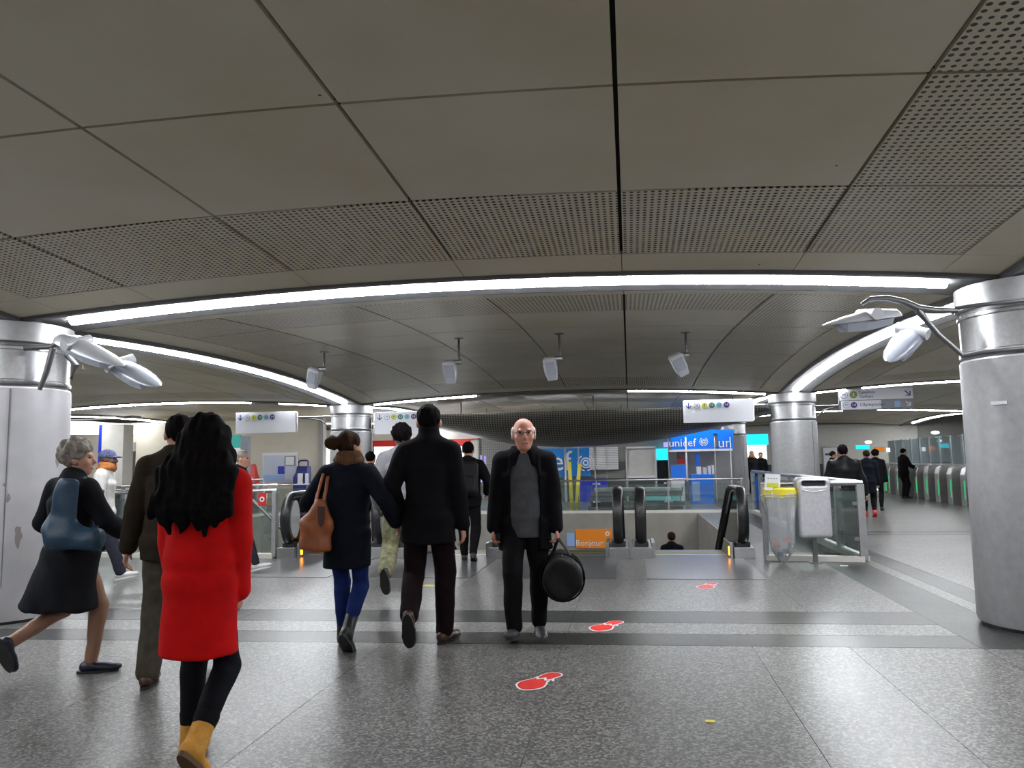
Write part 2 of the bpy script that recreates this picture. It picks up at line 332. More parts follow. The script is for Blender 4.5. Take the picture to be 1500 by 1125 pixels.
def panel_geo(mb, bay, fx0, fx1, fy0, fy1, g, n=5):
    def pt(fx, fy, gx, gy):
        x, y = -1.0, 5.0
        x = fx((bay.c[0][1]+bay.c[2][1])/2); y = fy(x)
        for _ in range(4): x = fx(y); y = fy(x)
        return x+gx, y+gy
    A, B, C, D = pt(fx0, fy0, g, g), pt(fx1, fy0, -g, g), pt(fx1, fy1, -g, -g), pt(fx0, fy1, g, -g)
    b = len(mb.v); rows = []
    for j in range(n+1):
        for i in range(n+1):
            s, t = i/n, j/n
            x = (A[0]*(1-s)+B[0]*s)*(1-t)+(D[0]*(1-s)+C[0]*s)*t; y = (A[1]*(1-s)+B[1]*s)*(1-t)+(D[1]*(1-s)+C[1]*s)*t
            mb.v.append((x, y, bay.z(x, y)))
    for j in range(n):
        for i in range(n): k = b+j*(n+1)+i; mb.f.append((k, k+n+1, k+n+2, k+1))
    ring = [b+i for i in range(n+1)]+[b+j*(n+1)+n for j in range(1, n+1)]+[b+n*(n+1)+i for i in range(n-1, -1, -1)]+[b+j*(n+1) for j in range(n-1, 0, -1)]
    top = len(mb.v)
    for r in ring: p = mb.v[r]; mb.v.append((p[0], p[1], p[2]+0.03))
    L = len(ring)
    for k in range(L): mb.f.append((ring[k], ring[(k+1) % L], top+(k+1) % L, top+k))
def const(c): return lambda t, c=c: c
def make_bay(bay, xi, yi, joined=False, n=5):
    "xi, yi: interior joint lines; a border and a perforated ring run round the bay"
    be, bo = 0.34, 0.80
    fx = [lambda y: bay.xl(y)+be, lambda y: bay.xl(y)+bo]+[const(c) for c in xi]+[lambda y: bay.xr(y)-bo, lambda y: bay.xr(y)-be]
    fy = [lambda x: bay.yn(x)+be, lambda x: bay.yn(x)+bo]+[(lambda x, c=c: c+0.02*(x+1)) for c in yi]+[lambda x: bay.yf(x)-bo, lambda x: bay.yf(x)-be]
    nx, ny = len(fx)-1, len(fy)-1
    JP, JR = MB(), MB()
    for i in range(nx):
        for j in range(ny):
            edge = i in (0, nx-1) or j in (0, ny-1)
            ring = not edge and (i in (1, nx-2) or j in (1, ny-2))
            g = 0.003 if edge else 0.012
            mb = (JR if ring else JP) if joined else MB()
            panel_geo(mb, bay, fx[i], fx[i+1], fy[j], fy[j+1], g, n)
            if not joined: o = mb.build('panel', M['perf' if ring else 'ceil'], ceil_root, sm=0.5); PCOUNT[0] += 1
    if joined:
        JP.build('panel_field', M['ceil'], ceil_root, sm=0.5, kind='stuff'); JR.build('panel_field', M['perf'], ceil_root, sm=0.5, kind='stuff')
    # dark backing behind the joints
    bk = MB(); N = 10
    for j in range(N+1):
        for i in range(N+1):
            s, t = i/N, j/N; c = bay.c
            x = (c[0][0]*(1-s)+c[1][0]*s)*(1-t)+(c[2][0]*(1-s)+c[3][0]*s)*t; y = (c[0][1]*(1-s)+c[1][1]*s)*(1-t)+(c[2][1]*(1-s)+c[3][1]*s)*t
            bk.v.append((x, y, bay.z(x, y)+0.05))
    for j in range(N):
        for i in range(N): k = j*(N+1)+i; bk.f.append((k, k+N+1, k+N+2, k+1))
    bk.build('backing', M['ceil_back'], ceil_root)
G = {}   # column grid
G['1L'] = (-6.18, 6.97); G['1R'] = (3.44, 7.2); G['2L'] = (-6.92, 18.7); G['2R'] = (3.83, 18.9)
G['0L'] = (-6.1, -5.0); G['0R'] = (3.38, -4.8); G['1LL'] = (-15.6, 6.7); G['1RR'] = (12.8, 7.5); G['2LL'] = (-16.6, 18.6); G['2RR'] = (13.2, 19.1)
G['0LL'] = (-15.6, -5.2); G['0RR'] = (12.8, -4.5); G['3L'] = (-7.4, 30.5); G['3R'] = (3.86, 30.0); G['3LL'] = (-17.2, 30.3); G['3RR'] = (13.6, 30.8); G['4R'] = (3.9, 41.9); G['4RR'] = (14.0, 41.9)
def bay(a, b, c, d): return Bay(G[a], G[b], G[c], G[d])
make_bay(bay('0L', '0R', '1L', '1R'), [-4.42, -2.86, -1.43, -0.01, 1.45], [-3.05, -1.72, -0.38, 0.96, 2.3, 3.65, 5.0])
make_bay(bay('1L', '1R', '2L', '2R'), [-4.42, -2.86, -1.43, 0.0, 1.5], [9.2, 10.7, 12.2, 13.7, 15.2, 16.8])
make_bay(bay('1R', '1RR', '2R', '2RR'), [5.3, 6.75, 8.2, 9.65, 11.1], [9.2, 10.8, 12.4, 14, 15.6, 17.2])
make_bay(bay('1LL', '1L', '2LL', '2L'), [-13.9, -12.4, -10.9, -9.4, -8.0], [9.2, 10.8, 12.4, 14, 15.6, 17.2])
make_bay(bay('2L', '2R', '3L', '3R'), [-4.42, -2.86, -1.43, 0.0, 1.5], [21, 22.6, 24.2, 25.8, 27.4, 28.6], True, 4)
make_bay(bay('2R', '2RR', '3R', '3RR'), [5.6, 7.1, 8.6, 10.1, 11.6], [21, 22.6, 24.2, 25.8, 27.4, 28.8], True, 4)
make_bay(bay('2LL', '2L', '3LL', '3L'), [-14.6, -13, -11.4, -9.8, -8.4], [21, 22.6, 24.2, 25.8, 27.4, 28.6], True, 4)
make_bay(bay('3R', '3RR', '4R', '4RR'), [5.6, 7.1, 8.6, 10.1, 11.8], [32.6, 34.2, 35.8, 37.4, 39, 40.2], True, 4)
make_bay(bay('0R', '0RR', '1R', '1RR'), [5.1, 6.5, 7.9, 9.3, 10.9], [-3, -1.2, 0.6, 2.4, 4.2, 5.5], True, 4)
make_bay(bay('0LL', '0L', '1LL', '1L'), [-13.6, -12, -10.4, -8.9, -7.7], [-3, -1.2, 0.6, 2.4, 4.2, 5.3], True, 4)
oc = MB()   # flat soffit beyond the vaulted bays
for a in ((-27, 27, -16, -5.1), (-27, -15.6, -5.1, 30.4), (12.9, 27, -5.1, 30.4), (-27, 3.6, 30.4, 42), (13.9, 27, 30.4, 42)):
    oc.box(((a[0]+a[1])/2, (a[2]+a[3])/2, 3.45), (a[1]-a[0], a[3]-a[2], 0.1))
oc.build('outer_soffit', M['ceil'], ceil_root)

# ---------------------------------------------------------------- columns
def column(key, label, worn=None, r=0.53, h=2.86):
    x, y = G[key] if isinstance(key, str) else key
    t = empty('column', (x, y, 0), label=label, cat='column', group='round metal-clad columns')
    n = 48
    MB().lathe([(r*0.96, 0), (r*0.96, 0.03)], n=n).build('base_ring', M['black'], t, sm=0.6)
    MB().lathe([(r*1.0, 0.03), (r*1.01, 0.05), (r*1.0, 1.2), (r*0.99, 2.23), (r*0.97, 2.245)], n=n).build('shaft', worn or M['alu'], t, sm=0.6)
    MB().lathe([(r*0.93, 2.245), (r*0.93, 2.29)], n=n).build('groove', M['bracket'], t, sm=0.6)
    MB().lathe([(r*0.97, 2.27), (r*0.98, 2.285), (r*0.98, 2.31), (r*0.955, 2.32), (r*0.955, 2.60), (r*0.98, 2.61), (r*0.98, 2.635), (r*0.94, 2.645)], n=n).build('band', M['steel'], t, sm=0.4)
    MB().lathe([(r*0.93, 2.645), (r*0.93, 2.68)], n=n).build('groove', M['bracket'], t, sm=0.6)
    MB().lathe([(r*0.97, 2.68), (r*1.0, 2.69), (r*1.0, h+0.02)], n=n).build('collar', M['alu'], t, sm=0.6)
    for a in (math.pi*1.72, math.pi*0.72):
        MB().box(((r*1.0)*math.cos(a), (r*1.0)*math.sin(a), 1.13), (0.006, 0.008, 2.18), rz=a).build('seam', M['bracket'], t)
    return t
wornm = mat('column_worn', (0.36, 0.355, 0.36), 0.45, 0.2, scale=2.6, col2=(0.45, 0.44, 0.46), detail=6)
nt = wornm.node_tree; _b = nt.nodes['Principled BSDF']; _src = _b.inputs['Base Color'].links[0].from_socket
_n = nt.nodes.new('ShaderNodeTexNoise'); _n.inputs['Scale'].default_value = 3.2; _n.inputs['Detail'].default_value = 5
_mp = nt.nodes.new('ShaderNodeMapping'); _mp.inputs['Scale'].default_value = (1.3, 1.3, 0.55); _tc = nt.nodes.new('ShaderNodeTexCoord')
nt.links.new(_tc.outputs['Object'], _mp.inputs[0]); nt.links.new(_mp.outputs[0], _n.inputs['Vector'])
_lt = nt.nodes.new('ShaderNodeMath'); _lt.operation = 'GREATER_THAN'; _lt.inputs[1].default_value = 0.66; nt.links.new(_n.outputs['Fac'], _lt.inputs[0])
_mx = nt.nodes.new('ShaderNodeMix'); _mx.data_type = 'RGBA'; nt.links.new(_lt.outputs[0], _mx.inputs[0]); nt.links.new(_src, _mx.inputs[6]); _mx.inputs[7].default_value = (0.22, 0.2, 0.185, 1)
nt.links.new(_mx.outputs[2], _b.inputs['Base Color'])
column('1L', 'large grey column with peeling paint at the left edge of the photo', wornm)
c1r = column('1R', 'large smooth silver column at the right edge of the photo')
_p = aty(1437, 589, 6.7); _a = math.atan2(_p[1]-G['1R'][1], _p[0]-G['1R'][0])
MB().box((0.535*math.cos(_a), 0.535*math.sin(_a), _p[2]), (0.012, 0.12, 0.028), rz=_a).build('label_plate', M['white'], c1r)
column('2R', 'silver column standing behind the metal bin and glass balustrade')
column('2L', 'column carrying two signs behind the woman with the brown bag')
column('3R', 'slim distant column beside the blue kiosk', r=0.52)
column('3L', 'distant column beyond the shop front at the left')
column('2LL', 'far left column of the second row, half hidden by passers-by'); column('2RR', 'far column behind the ticket gates at the right')
for k in ('0L', '0R', '1LL', '1RR', '0LL', '0RR', '3LL', '3RR'): column(k, 'outlying silver column of the hall, beyond the photo edges')

# ---------------------------------------------------------------- arches with light strips
def arch_pt(a, b, t, dz=0.0): return Vector((a[0]+(b[0]-a[0])*t, a[1]+(b[1]-a[1])*t, ZC+0.24*(1-(2*t-1)**2)+dz))
def arch(ka, kb, label, lit=((0.06, 0.94),), nseg=6, w=0.055):
    a, b = G[ka], G[kb]; t = empty('arch_light', (a[0], a[1], 0), label=label, cat='light strip', group='arched ceiling light strips')
    o = Vector((a[0], a[1], 0)); d = Vector((b[0]-a[0], b[1]-a[1], 0)).normalized(); s = Vector((-d.y, d.x, 0))
    rings = []
    for i in range(17):
        p = arch_pt(a, b, i/16)-o
        rings.append([p-s*0.35+Vector((0, 0, -0.005)), p-s*0.30+Vector((0, 0, -0.012)), p-s*0.12+Vector((0, 0, 0.03)), p+s*0.12+Vector((0, 0, 0.03)), p+s*0.30+Vector((0, 0, -0.012)), p+s*0.35+Vector((0, 0, -0.005)), p+s*0.35+Vector((0, 0, 0.06)), p-s*0.35+Vector((0, 0, 0.06))])
    bo_ = MB().loft(rings).build('beam', M['beam'], ceil_root, sm=0.3); bo_.location = o
    L = (Vector(b)-Vector(a)).length; m0 = 0.56/L
    for l0, l1 in lit:
        k = max(1, round(nseg*(l1-l0)))
        for q in range(k):
            t0, t1 = l0+(l1-l0)*q/k+0.001, l0+(l1-l0)*(q+1)/k-0.001
            rg = []
            for i in range(7):
                p = arch_pt(a, b, t0+(t1-t0)*i/6)-o
                rg.append([p+s*(w*math.cos(th))+Vector((0, 0, 0.012-0.036*math.sin(th))) for th in [math.pi*j/6 for j in range(7)]])
            MB().loft(rg).build('light_tube', M['tube'], t, sm=0.6)
    return t
arch('1L', '1R', 'long arched light strip crossing the photo between the two big columns', ((0.065, 0.935),), 5)
arch('1L', '2L', 'light strip curving away from the left column to the column behind', ((0.06, 0.955),), 6)
arch('1R', '2R', 'light strip curving away from the right column above the bin', ((0.05, 0.955),), 6)
arch('2L', '2R', 'far light strip behind the hanging lamps, dark in its middle', ((0.055, 0.30), (0.645, 0.945)), 6)
arch('2LL', '2L', 'far light strip at the left above the wall notices', ((0.08, 0.72), (0.80, 0.93)), 6)
arch('2R', '2RR', 'far light strip at the right above the double-row sign', ((0.06, 0.13), (0.17, 0.94)), 6)
arch('0L', '1L', 'light strip of the near bay, left of the photo'); arch('0R', '1R', 'light strip of the near bay, right of the photo'); arch('0L', '0R', 'light strip of the near bay, behind the camera')
arch('1LL', '1L', 'light strip left of the big left column'); arch('1R', '1RR', 'light strip right of the big right column')
arch('2L', '3L', 'light strip running away behind the left signs'); arch('2R', '3R', 'light strip running away beside the blue kiosk', ((0.08, 0.6),))
arch('3R', '3RR', 'distant light strip above the ticket gates', ((0.1, 0.42), (0.55, 0.9))); arch('2RR', '3RR', 'distant light strip beyond the ticket gates', ((0.1, 0.9),))
arch('3RR', '4RR', 'faraway light strip past the ticket gates', ((0.1, 0.9),)); arch('3R', '4R', 'faraway light strip past the slim column', ((0.1, 0.45),))
arch('2LL', '3LL', 'distant light strip at the far left', ((0.1, 0.9),)); arch('1LL', '2LL', 'side light strip beyond the left column', ((0.1, 0.9),)); arch('1RR', '2RR', 'side light strip beyond the right column', ((0.1, 0.9),)); arch('3L', '3R', 'distant light strip above the blue kiosk', ((0.1, 0.9),)); arch('3LL', '3L', 'distant light strip above the shop front', ((0.1, 0.9),))
# ================================================================ smooth solid modelling: signed distance fields -> surface nets
def _rot(rx=0, ry=0, rz=0):
    cx, sx, cy_, sy, cz, sz = math.cos(rx), math.sin(rx), math.cos(ry), math.sin(ry), math.cos(rz), math.sin(rz)
    X = np.array([[1, 0, 0], [0, cx, -sx], [0, sx, cx]]); Y = np.array([[cy_, 0, sy], [0, 1, 0], [-sy, 0, cy_]]); Z = np.array([[cz, -sz, 0], [sz, cz, 0], [0, 0, 1]])
    return Z@Y@X
def V3(*a): return np.array(a if len(a) == 3 else a[0], float)
class SDF:
    def __init__(s, vox): s.h = vox; s.p = []; s.disp = None
    def cone(s, a, b, ra, rb=None, k=0.02, sub=False):
        a, b = V3(a), V3(b); rb = ra if rb is None else rb; R = max(ra, rb)
        def f(P):
            ab = b-a; t = np.clip(((P-a)@ab)/max(ab@ab, 1e-9), 0, 1)
            return np.linalg.norm(P-(a+t[..., None]*ab), axis=-1)-(ra+(rb-ra)*t)
        s.p.append((np.minimum(a, b)-R, np.maximum(a, b)+R, f, k, sub)); return s
    def path(s, pts, rs, k=0.02):
        for i in range(len(pts)-1): s.cone(pts[i], pts[i+1], rs[i], rs[i+1], k)
        return s
    def ell(s, c, r, rot=None, k=0.02, sub=False):
        c, r = V3(c), V3(r); Rm = None if rot is None else np.asarray(rot).T; R = r.max()
        def f(P):
            q = P-c
            if Rm is not None: q = q@Rm.T
            k0 = np.linalg.norm(q/r, axis=-1); k1 = np.linalg.norm(q/(r*r), axis=-1)
            return k0*(k0-1)/np.maximum(k1, 1e-6)
        s.p.append((c-R, c+R, f, k, sub)); return s
    def ec(s, a, b, ra, rb, xd=(1, 0, 0), cap=0.03, k=0.02, sub=False):
        "tapered bar with an elliptical section: ra=(rx,ry) at a, rb at b; xd gives the rx direction"
        a, b = V3(a), V3(b); ax = b-a; L = np.linalg.norm(ax); ax = ax/L; xd = V3(xd); xd = xd-ax*(xd@ax); xd /= np.linalg.norm(xd); yd = np.cross(ax, xd); R = max(*ra, *rb)
        def f(P):
            q = P-a; w_ = q@ax; t = np.clip(w_/L, 0, 1); over = np.abs(w_-t*L)
            rx = ra[0]+(rb[0]-ra[0])*t; ry = ra[1]+(rb[1]-ra[1])*t
            u, v = q@xd, q@yd
            k0 = np.sqrt((u/rx)**2+(v/ry)**2+1e-9); k1 = np.sqrt((u/rx**2)**2+(v/ry**2)**2+1e-9)
            d = k0*(k0-1)/k1
            sl = np.abs(w_-L/2)-L/2-cap; p_, q_ = d+cap, sl+cap
            return np.minimum(np.maximum(p_, q_), 0)+np.sqrt(np.maximum(p_, 0)**2+np.maximum(q_, 0)**2)-cap
        s.p.append((np.minimum(a, b)-R-cap, np.maximum(a, b)+R+cap, f, k, sub)); return s
    def boxp(s, c, hd, rot=None, rr=0.02, k=0.02, sub=False):
        c, hd = V3(c), V3(hd); Rm = None if rot is None else np.asarray(rot).T; R = np.linalg.norm(hd)
        def f(P):
            q = P-c
            if Rm is not None: q = q@Rm.T
            q = np.abs(q)-(hd-rr)
            return np.linalg.norm(np.maximum(q, 0), axis=-1)+np.minimum(q.max(-1), 0)-rr
        s.p.append((c-R, c+R, f, k, sub)); return s
    def half(s, c, n, k=0.005):
        "cut away everything on the side the normal points to"
        c, n = V3(c), V3(n)/np.linalg.norm(n)
        s.p.append((None, None, lambda P: -((P-c)@n), k, True)); return s
    def mesh(s, name, relax=2):
        h = s.h; pos = [q for q in s.p if not q[4]]
        lo = np.min([q[0] for q in pos], 0)-4*h; hi = np.max([q[1] for q in pos], 0)+4*h
        n = np.ceil((hi-lo)/h).astype(int)+1; Fd = np.full(n, 1.0, np.float32)
        gx = [lo[i]+h*np.arange(n[i]) for i in range(3)]
        for a, b, f, k, sub in s.p:
            if a is None: i0, i1 = np.zeros(3, int), n
            else:
                pad = k+3*h; i0 = np.clip(np.floor((a-pad-lo)/h).astype(int), 0, n-1); i1 = np.clip(np.ceil((b+pad-lo)/h).astype(int)+1, 1, n)
                if np.any(i1 <= i0): continue
            P = np.stack(np.meshgrid(gx[0][i0[0]:i1[0]], gx[1][i0[1]:i1[1]], gx[2][i0[2]:i1[2]], indexing='ij'), -1)
            d = f(P).astype(np.float32); sl = tuple(slice(i0[i], i1[i]) for i in range(3)); g = Fd[sl]
            if sub: d = -d; hh = np.maximum(k-np.abs(g-d), 0)/max(k, 1e-6); Fd[sl] = np.maximum(g, d)+hh*hh*k*0.25
            else: hh = np.maximum(k-np.abs(g-d), 0)/max(k, 1e-6); Fd[sl] = np.minimum(g, d)-hh*hh*k*0.25
        if s.disp is not None:
            near = np.argwhere(np.abs(Fd) < 0.06)
            P = lo+near*h; Fd[tuple(near.T)] += s.disp(P).astype(np.float32)
        for ax in range(3):
            for e in (0, -1):
                sl = [slice(None)]*3; sl[ax] = e; Fd[tuple(sl)] = 1.0
        return s._nets(name, Fd, lo, h, relax)
    def _nets(s, name, Fd, lo, h, relax):
        S = Fd < 0; c = [S[i:S.shape[0]-1+i, j:S.shape[1]-1+j, k:S.shape[2]-1+k] for i in (0, 1) for j in (0, 1) for k in (0, 1)]
        cnt = sum(q.astype(np.int8) for q in c); act = np.argwhere((cnt > 0) & (cnt < 8))
        idx = np.full(cnt.shape, -1, np.int32); idx[tuple(act.T)] = np.arange(len(act))
        offs = [(i, j, k) for i in (0, 1) for j in (0, 1) for k in (0, 1)]
        vals = [Fd[act[:, 0]+o[0], act[:, 1]+o[1], act[:, 2]+o[2]] for o in offs]
        acc = np.zeros((len(act), 3)); num = np.zeros(len(act))
        for p in range(8):
            for q in range(p+1, 8):
                if sum(abs(offs[p][i]-offs[q][i]) for i in range(3)) != 1: continue
                m_ = (vals[p] < 0) != (vals[q] < 0); t = np.where(m_, vals[p]/np.where(m_, vals[p]-vals[q], 1), 0)
                pt = np.array(offs[p])+t[:, None]*(np.array(offs[q])-np.array(offs[p])); acc += np.where(m_[:, None], pt, 0); num += m_
        Vt = lo+(act+acc/num[:, None])*h
        quads = []
        for ax in range(3):
            b, c2 = (ax+1) % 3, (ax+2) % 3
            s0 = [slice(None)]*3; s1 = [slice(None)]*3; s0[ax] = slice(0, -1); s1[ax] = slice(1, None)
            A, B = S[tuple(s0)], S[tuple(s1)]; e = np.argwhere(A != B)
            ok = (e[:, b] > 0) & (e[:, c2] > 0) & (e[:, b] < S.shape[b]-1) & (e[:, c2] < S.shape[c2]-1); e = e[ok]
            fl = A[tuple(e.T)]
            def cell(db, dc):
                q = e.copy(); q[:, b] -= db; q[:, c2] -= dc; return idx[tuple(q.T)]
            q = np.stack([cell(1, 1), cell(0, 1), cell(0, 0), cell(1, 0)], 1); q[~fl] = q[~fl][:, ::-1]; quads.append(q)
        Q = np.concatenate(quads)
        E_ = np.concatenate([Q[:, [0, 1]], Q[:, [1, 2]], Q[:, [2, 3]], Q[:, [3, 0]]])
        for _ in range(relax):
            sm_ = np.zeros_like(Vt); ct = np.zeros(len(Vt))
            for d in range(3): sm_[:, d] = np.bincount(E_[:, 0], Vt[E_[:, 1], d], len(Vt))+np.bincount(E_[:, 1], Vt[E_[:, 0], d], len(Vt))
            ct = np.bincount(E_[:, 0], minlength=len(Vt))+np.bincount(E_[:, 1], minlength=len(Vt)); Vt = 0.5*Vt+0.5*sm_/np.maximum(ct, 1)[:, None]
        me = bpy.data.meshes.new(name); me.vertices.add(len(Vt)); me.vertices.foreach_set('co', Vt.astype(np.float32).ravel())
        me.loops.add(len(Q)*4); me.loops.foreach_set('vertex_index', Q.astype(np.int32).ravel()); me.polygons.add(len(Q))
        me.polygons.foreach_set('loop_start', np.arange(0, len(Q)*4, 4, dtype=np.int32)); me.polygons.foreach_set('loop_total', np.full(len(Q), 4, np.int32))
        me.update(calc_edges=True); me.validate(); smooth(me); return me
    def obj(s, name, mt, parent=None, loc=None, rot=None, relax=2): return link_mesh(name, s.mesh(name, relax), mt, parent, loc, rot)
# ================================================================ OBJECTS OF THE HALL
def wb(mb, name, mt, root, **k):
    "build a mesh given in world coordinates as a part of a root that is not rotated"
    o = mb.build(name, mt, root, **k); o.matrix_parent_inverse = Matrix.Translation(-Vector(root.location)); return o
def R4(px0, py0, px1, py1, y):
    a = aty(px0, py0, y); b = aty(px1, py1, y); c = aty(px1, py0, y); d = aty(px0, py1, y)
    return a[0], b[0], (b[2]+d[2])/2, (a[2]+c[2])/2         # x0 x1 z0 z1
def board(name, mt, root, px, y, dep=0.03, dy=0.0, bevel=0.0):
    x0, x1, z0, z1 = R4(*px, y); z0 = max(z0, 0.002)
    return wb(MB().box(((x0+x1)/2, y+dep/2+dy, (z0+z1)/2), (x1-x0, dep, z1-z0)), name, mt, root, bevel=bevel)

# ---- hull-shaped perforated soffit
hx = [-6.6, -5.6, -4.6, -3.4, -2.0, -0.9, 0.2, 1.2, 2.2, 3.1, 3.9, 4.6]; hz = [2.62, 2.42, 2.17, 1.93, 1.81, 1.83, 1.90, 2.02, 2.2, 2.4, 2.62, 2.74]
hm = bpy.data.materials.new('hull_perforated'); hm.use_nodes = True
def _hull():
    nt = hm.node_tree; b = nt.nodes['Principled BSDF']; L = nt.links; tc = nt.nodes.new('ShaderNodeTexCoord'); sx = nt.nodes.new('ShaderNodeSeparateXYZ'); L.new(tc.outputs['Object'], sx.inputs[0])
    outs = []
    for o, sc_ in ((sx.outputs[0], 1/0.075), (sx.outputs[2], 1/0.05)):
        a = nt.nodes.new('ShaderNodeMath'); a.operation = 'MULTIPLY'; a.inputs[1].default_value = sc_; L.new(o, a.inputs[0])
        f = nt.nodes.new('ShaderNodeMath'); f.operation = 'FRACT'; L.new(a.outputs[0], f.inputs[0]); s = nt.nodes.new('ShaderNodeMath'); s.operation = 'SUBTRACT'; s.inputs[1].default_value = 0.5; L.new(f.outputs[0], s.inputs[0])
        q = nt.nodes.new('ShaderNodeMath'); q.operation = 'MULTIPLY'; L.new(s.outputs[0], q.inputs[0]); L.new(s.outputs[0], q.inputs[1]); outs.append(q.outputs[0])
    ad = nt.nodes.new('ShaderNodeMath'); ad.operation = 'ADD'; L.new(outs[0], ad.inputs[0]); L.new(outs[1], ad.inputs[1])
    lt = nt.nodes.new('ShaderNodeMath'); lt.operation = 'LESS_THAN'; lt.inputs[1].default_value = 0.12; L.new(ad.outputs[0], lt.inputs[0])
    mx = nt.nodes.new('ShaderNodeMix'); mx.data_type = 'RGBA'; L.new(lt.outputs[0], mx.inputs[0]); mx.inputs[6].default_value = (0.16, 0.15, 0.13, 1); mx.inputs[7].default_value = (0.02, 0.02, 0.02, 1)
    L.new(mx.outputs[2], b.inputs['Base Color']); b.inputs['Roughness'].default_value = 0.3; b.inputs['Metallic'].default_value = 0.5
_hull()
hull = empty('hull_soffit', (-1, 22.8, 0), label='dark perforated hull-shaped soffit hanging over the far side of the escalators', cat='soffit')
rg = []
for x, zb in zip(hx, hz):
    ring = []
    for j in range(13):
        t = j/12; ang = math.pi*t; ring.append((x, 22.9-1.5*math.cos(ang), 2.76-(2.76-zb)*math.sin(ang)**0.8))
    ring.append((x, 24.4, 2.80)); ring.append((x, 21.4, 2.80)); rg.append(ring)
wb(MB().loft(rg), 'shell', hm, hull, sm=0.7)
for x in (-5, -1, 3): wb(MB().tube([(x, 22.9, 2.79), (x, 22.9, bay('2L', '2R', '3L', '3R').z(x, 22.9)+0.02)], 0.02), 'hanger', M['bracket'], hull)

# ---- escalators
def escalator(x0, x1, label, lamps=()):
    cx = (x0+x1)/2; Y = 11.5
    t = empty('escalator', (cx, Y, 0), label=label, cat='escalator', group='escalators going down')
    SL = math.tan(R_(30)); END = 20.6
    def top(y, z0): return z0 if y < 12.7 else z0-(y-12.7)*SL
    path = [(11.78, 0.19)]
    for k in range(13):
        a = R_(262-k*(172/12)); path.append((11.76+0.30*math.cos(a), 0.585+0.395*math.sin(a)))
    path += [(12.1, 0.985), (12.5, 0.98), (12.8, 0.93)]+[(y, 0.93-(y-12.8)*SL) for y in (13.2, 14, 16, 18, END)]
    for x, sgn in ((x0, 1), (x1, -1)):
        wb(MB().tube([(x, p[0], p[1]) for p in path], 0.05, 12, flat=(0.75, 1.5), up=(1, 0, 0)), 'handrail', M['rubber'], t, sm=0.8)
        deck = [(11.5, 0.0), (11.5, 0.16), (12.75, 0.16), (END, top(END, 0.16)), (END, top(END, -0.5)), (12.75, -0.5), (12.0, -0.3), (12.0, 0.0)]
        wb(MB().prism(deck, 'x', x-0.14, x+0.14), 'deck', M['offwhite'] if False else M['steel'], t, bevel=0.004)
        gl = [p for p in path[1:14]]+[(12.1, 0.94), (12.6, 0.93), (END, 0.93-(END-12.8)*SL-0.05), (END, top(END, 0.15)), (12.75, 0.15), (11.8, 0.15)]
        wb(MB().prism(gl, 'x', x-0.006, x+0.006), 'glass_panel', M['glass'], t)
        rim = [(p[0]+0.045*(1 if p[0] < 11.8 else 0), p[1]-(0.05 if p[1] > 0.6 else -0.02)) for p in path[1:]]
        wb(MB().tube([(x, p[0], p[1]) for p in rim], 0.018, 6), 'rim', M['steel'], t, sm=0.8)
        o = disc('newel_disc', 0.17, 0.03, M['white'], t, (x-cx, 11.83-Y, 0.58), (0, math.pi/2, 0), n=24, ry=0.17)
        o.scale = (1.75, 1, 1)
        wb(MB().box((x, 11.72, 0.19), (0.20, 0.22, 0.07)), 'handrail_entry', M['black'], t, bevel=0.01)
        wb(MB().box((x+sgn*0.17, 11.95, 0.11), (0.05, 0.7, 0.22)), 'skirt', M['steel'], t, bevel=0.004)
        if sgn in lamps: wb(MB().box((x+sgn*0.198, 11.66, 0.10), (0.012, 0.05, 0.12)), 'indicator_lamp', M['amber'], t)
    st = MB().box((0, 0, -0.1), (x1-x0-0.36, 0.405, 0.2)); first = None
    for k in range(18):
        y = 12.15+k*0.405; z = -0.015 if y < 12.9 else -0.015-(y-12.75)*SL
        if first is None: first = st.build('step', M['steel_dark'], t, loc=(0, y-Y, z)); wbm = first.data
        else: link_mesh('step', wbm, None, t, (0, y-Y, z))
        if k % 1 == 0 and k < 4:
            MB().box((0, -0.195, 0.002), (x1-x0-0.36, 0.012, 0.004)).build('step_edge', M['yellow'], t, loc=(0, y-Y, z))
    wb(MB().box((cx, 10.75, 0.003), (x1-x0-0.05, 2.3, 0.006)), 'landing_plate', M['plate'], t)
    wb(MB().box((cx, 11.93, 0.004), (x1-x0-0.3, 0.12, 0.012)), 'comb', M['steel'], t)
    return t
M['plate'] = mat('landing_plate', (0.20, 0.20, 0.205), 0.28, 0.6, var=0.12, scale=40)
escalator(0.14, 1.58, 'escalator at the right, next to the glass balustrade and bin', (-1,))
escalator(-1.62, -0.19, 'escalator second from the right, behind the bald man')
escalator(-3.42, -1.98, 'escalator third from the right, behind the tall dark coat')
escalator(-5.32, -3.85, 'escalator at the left, its pale newel disc beside the brown bag', (1,))
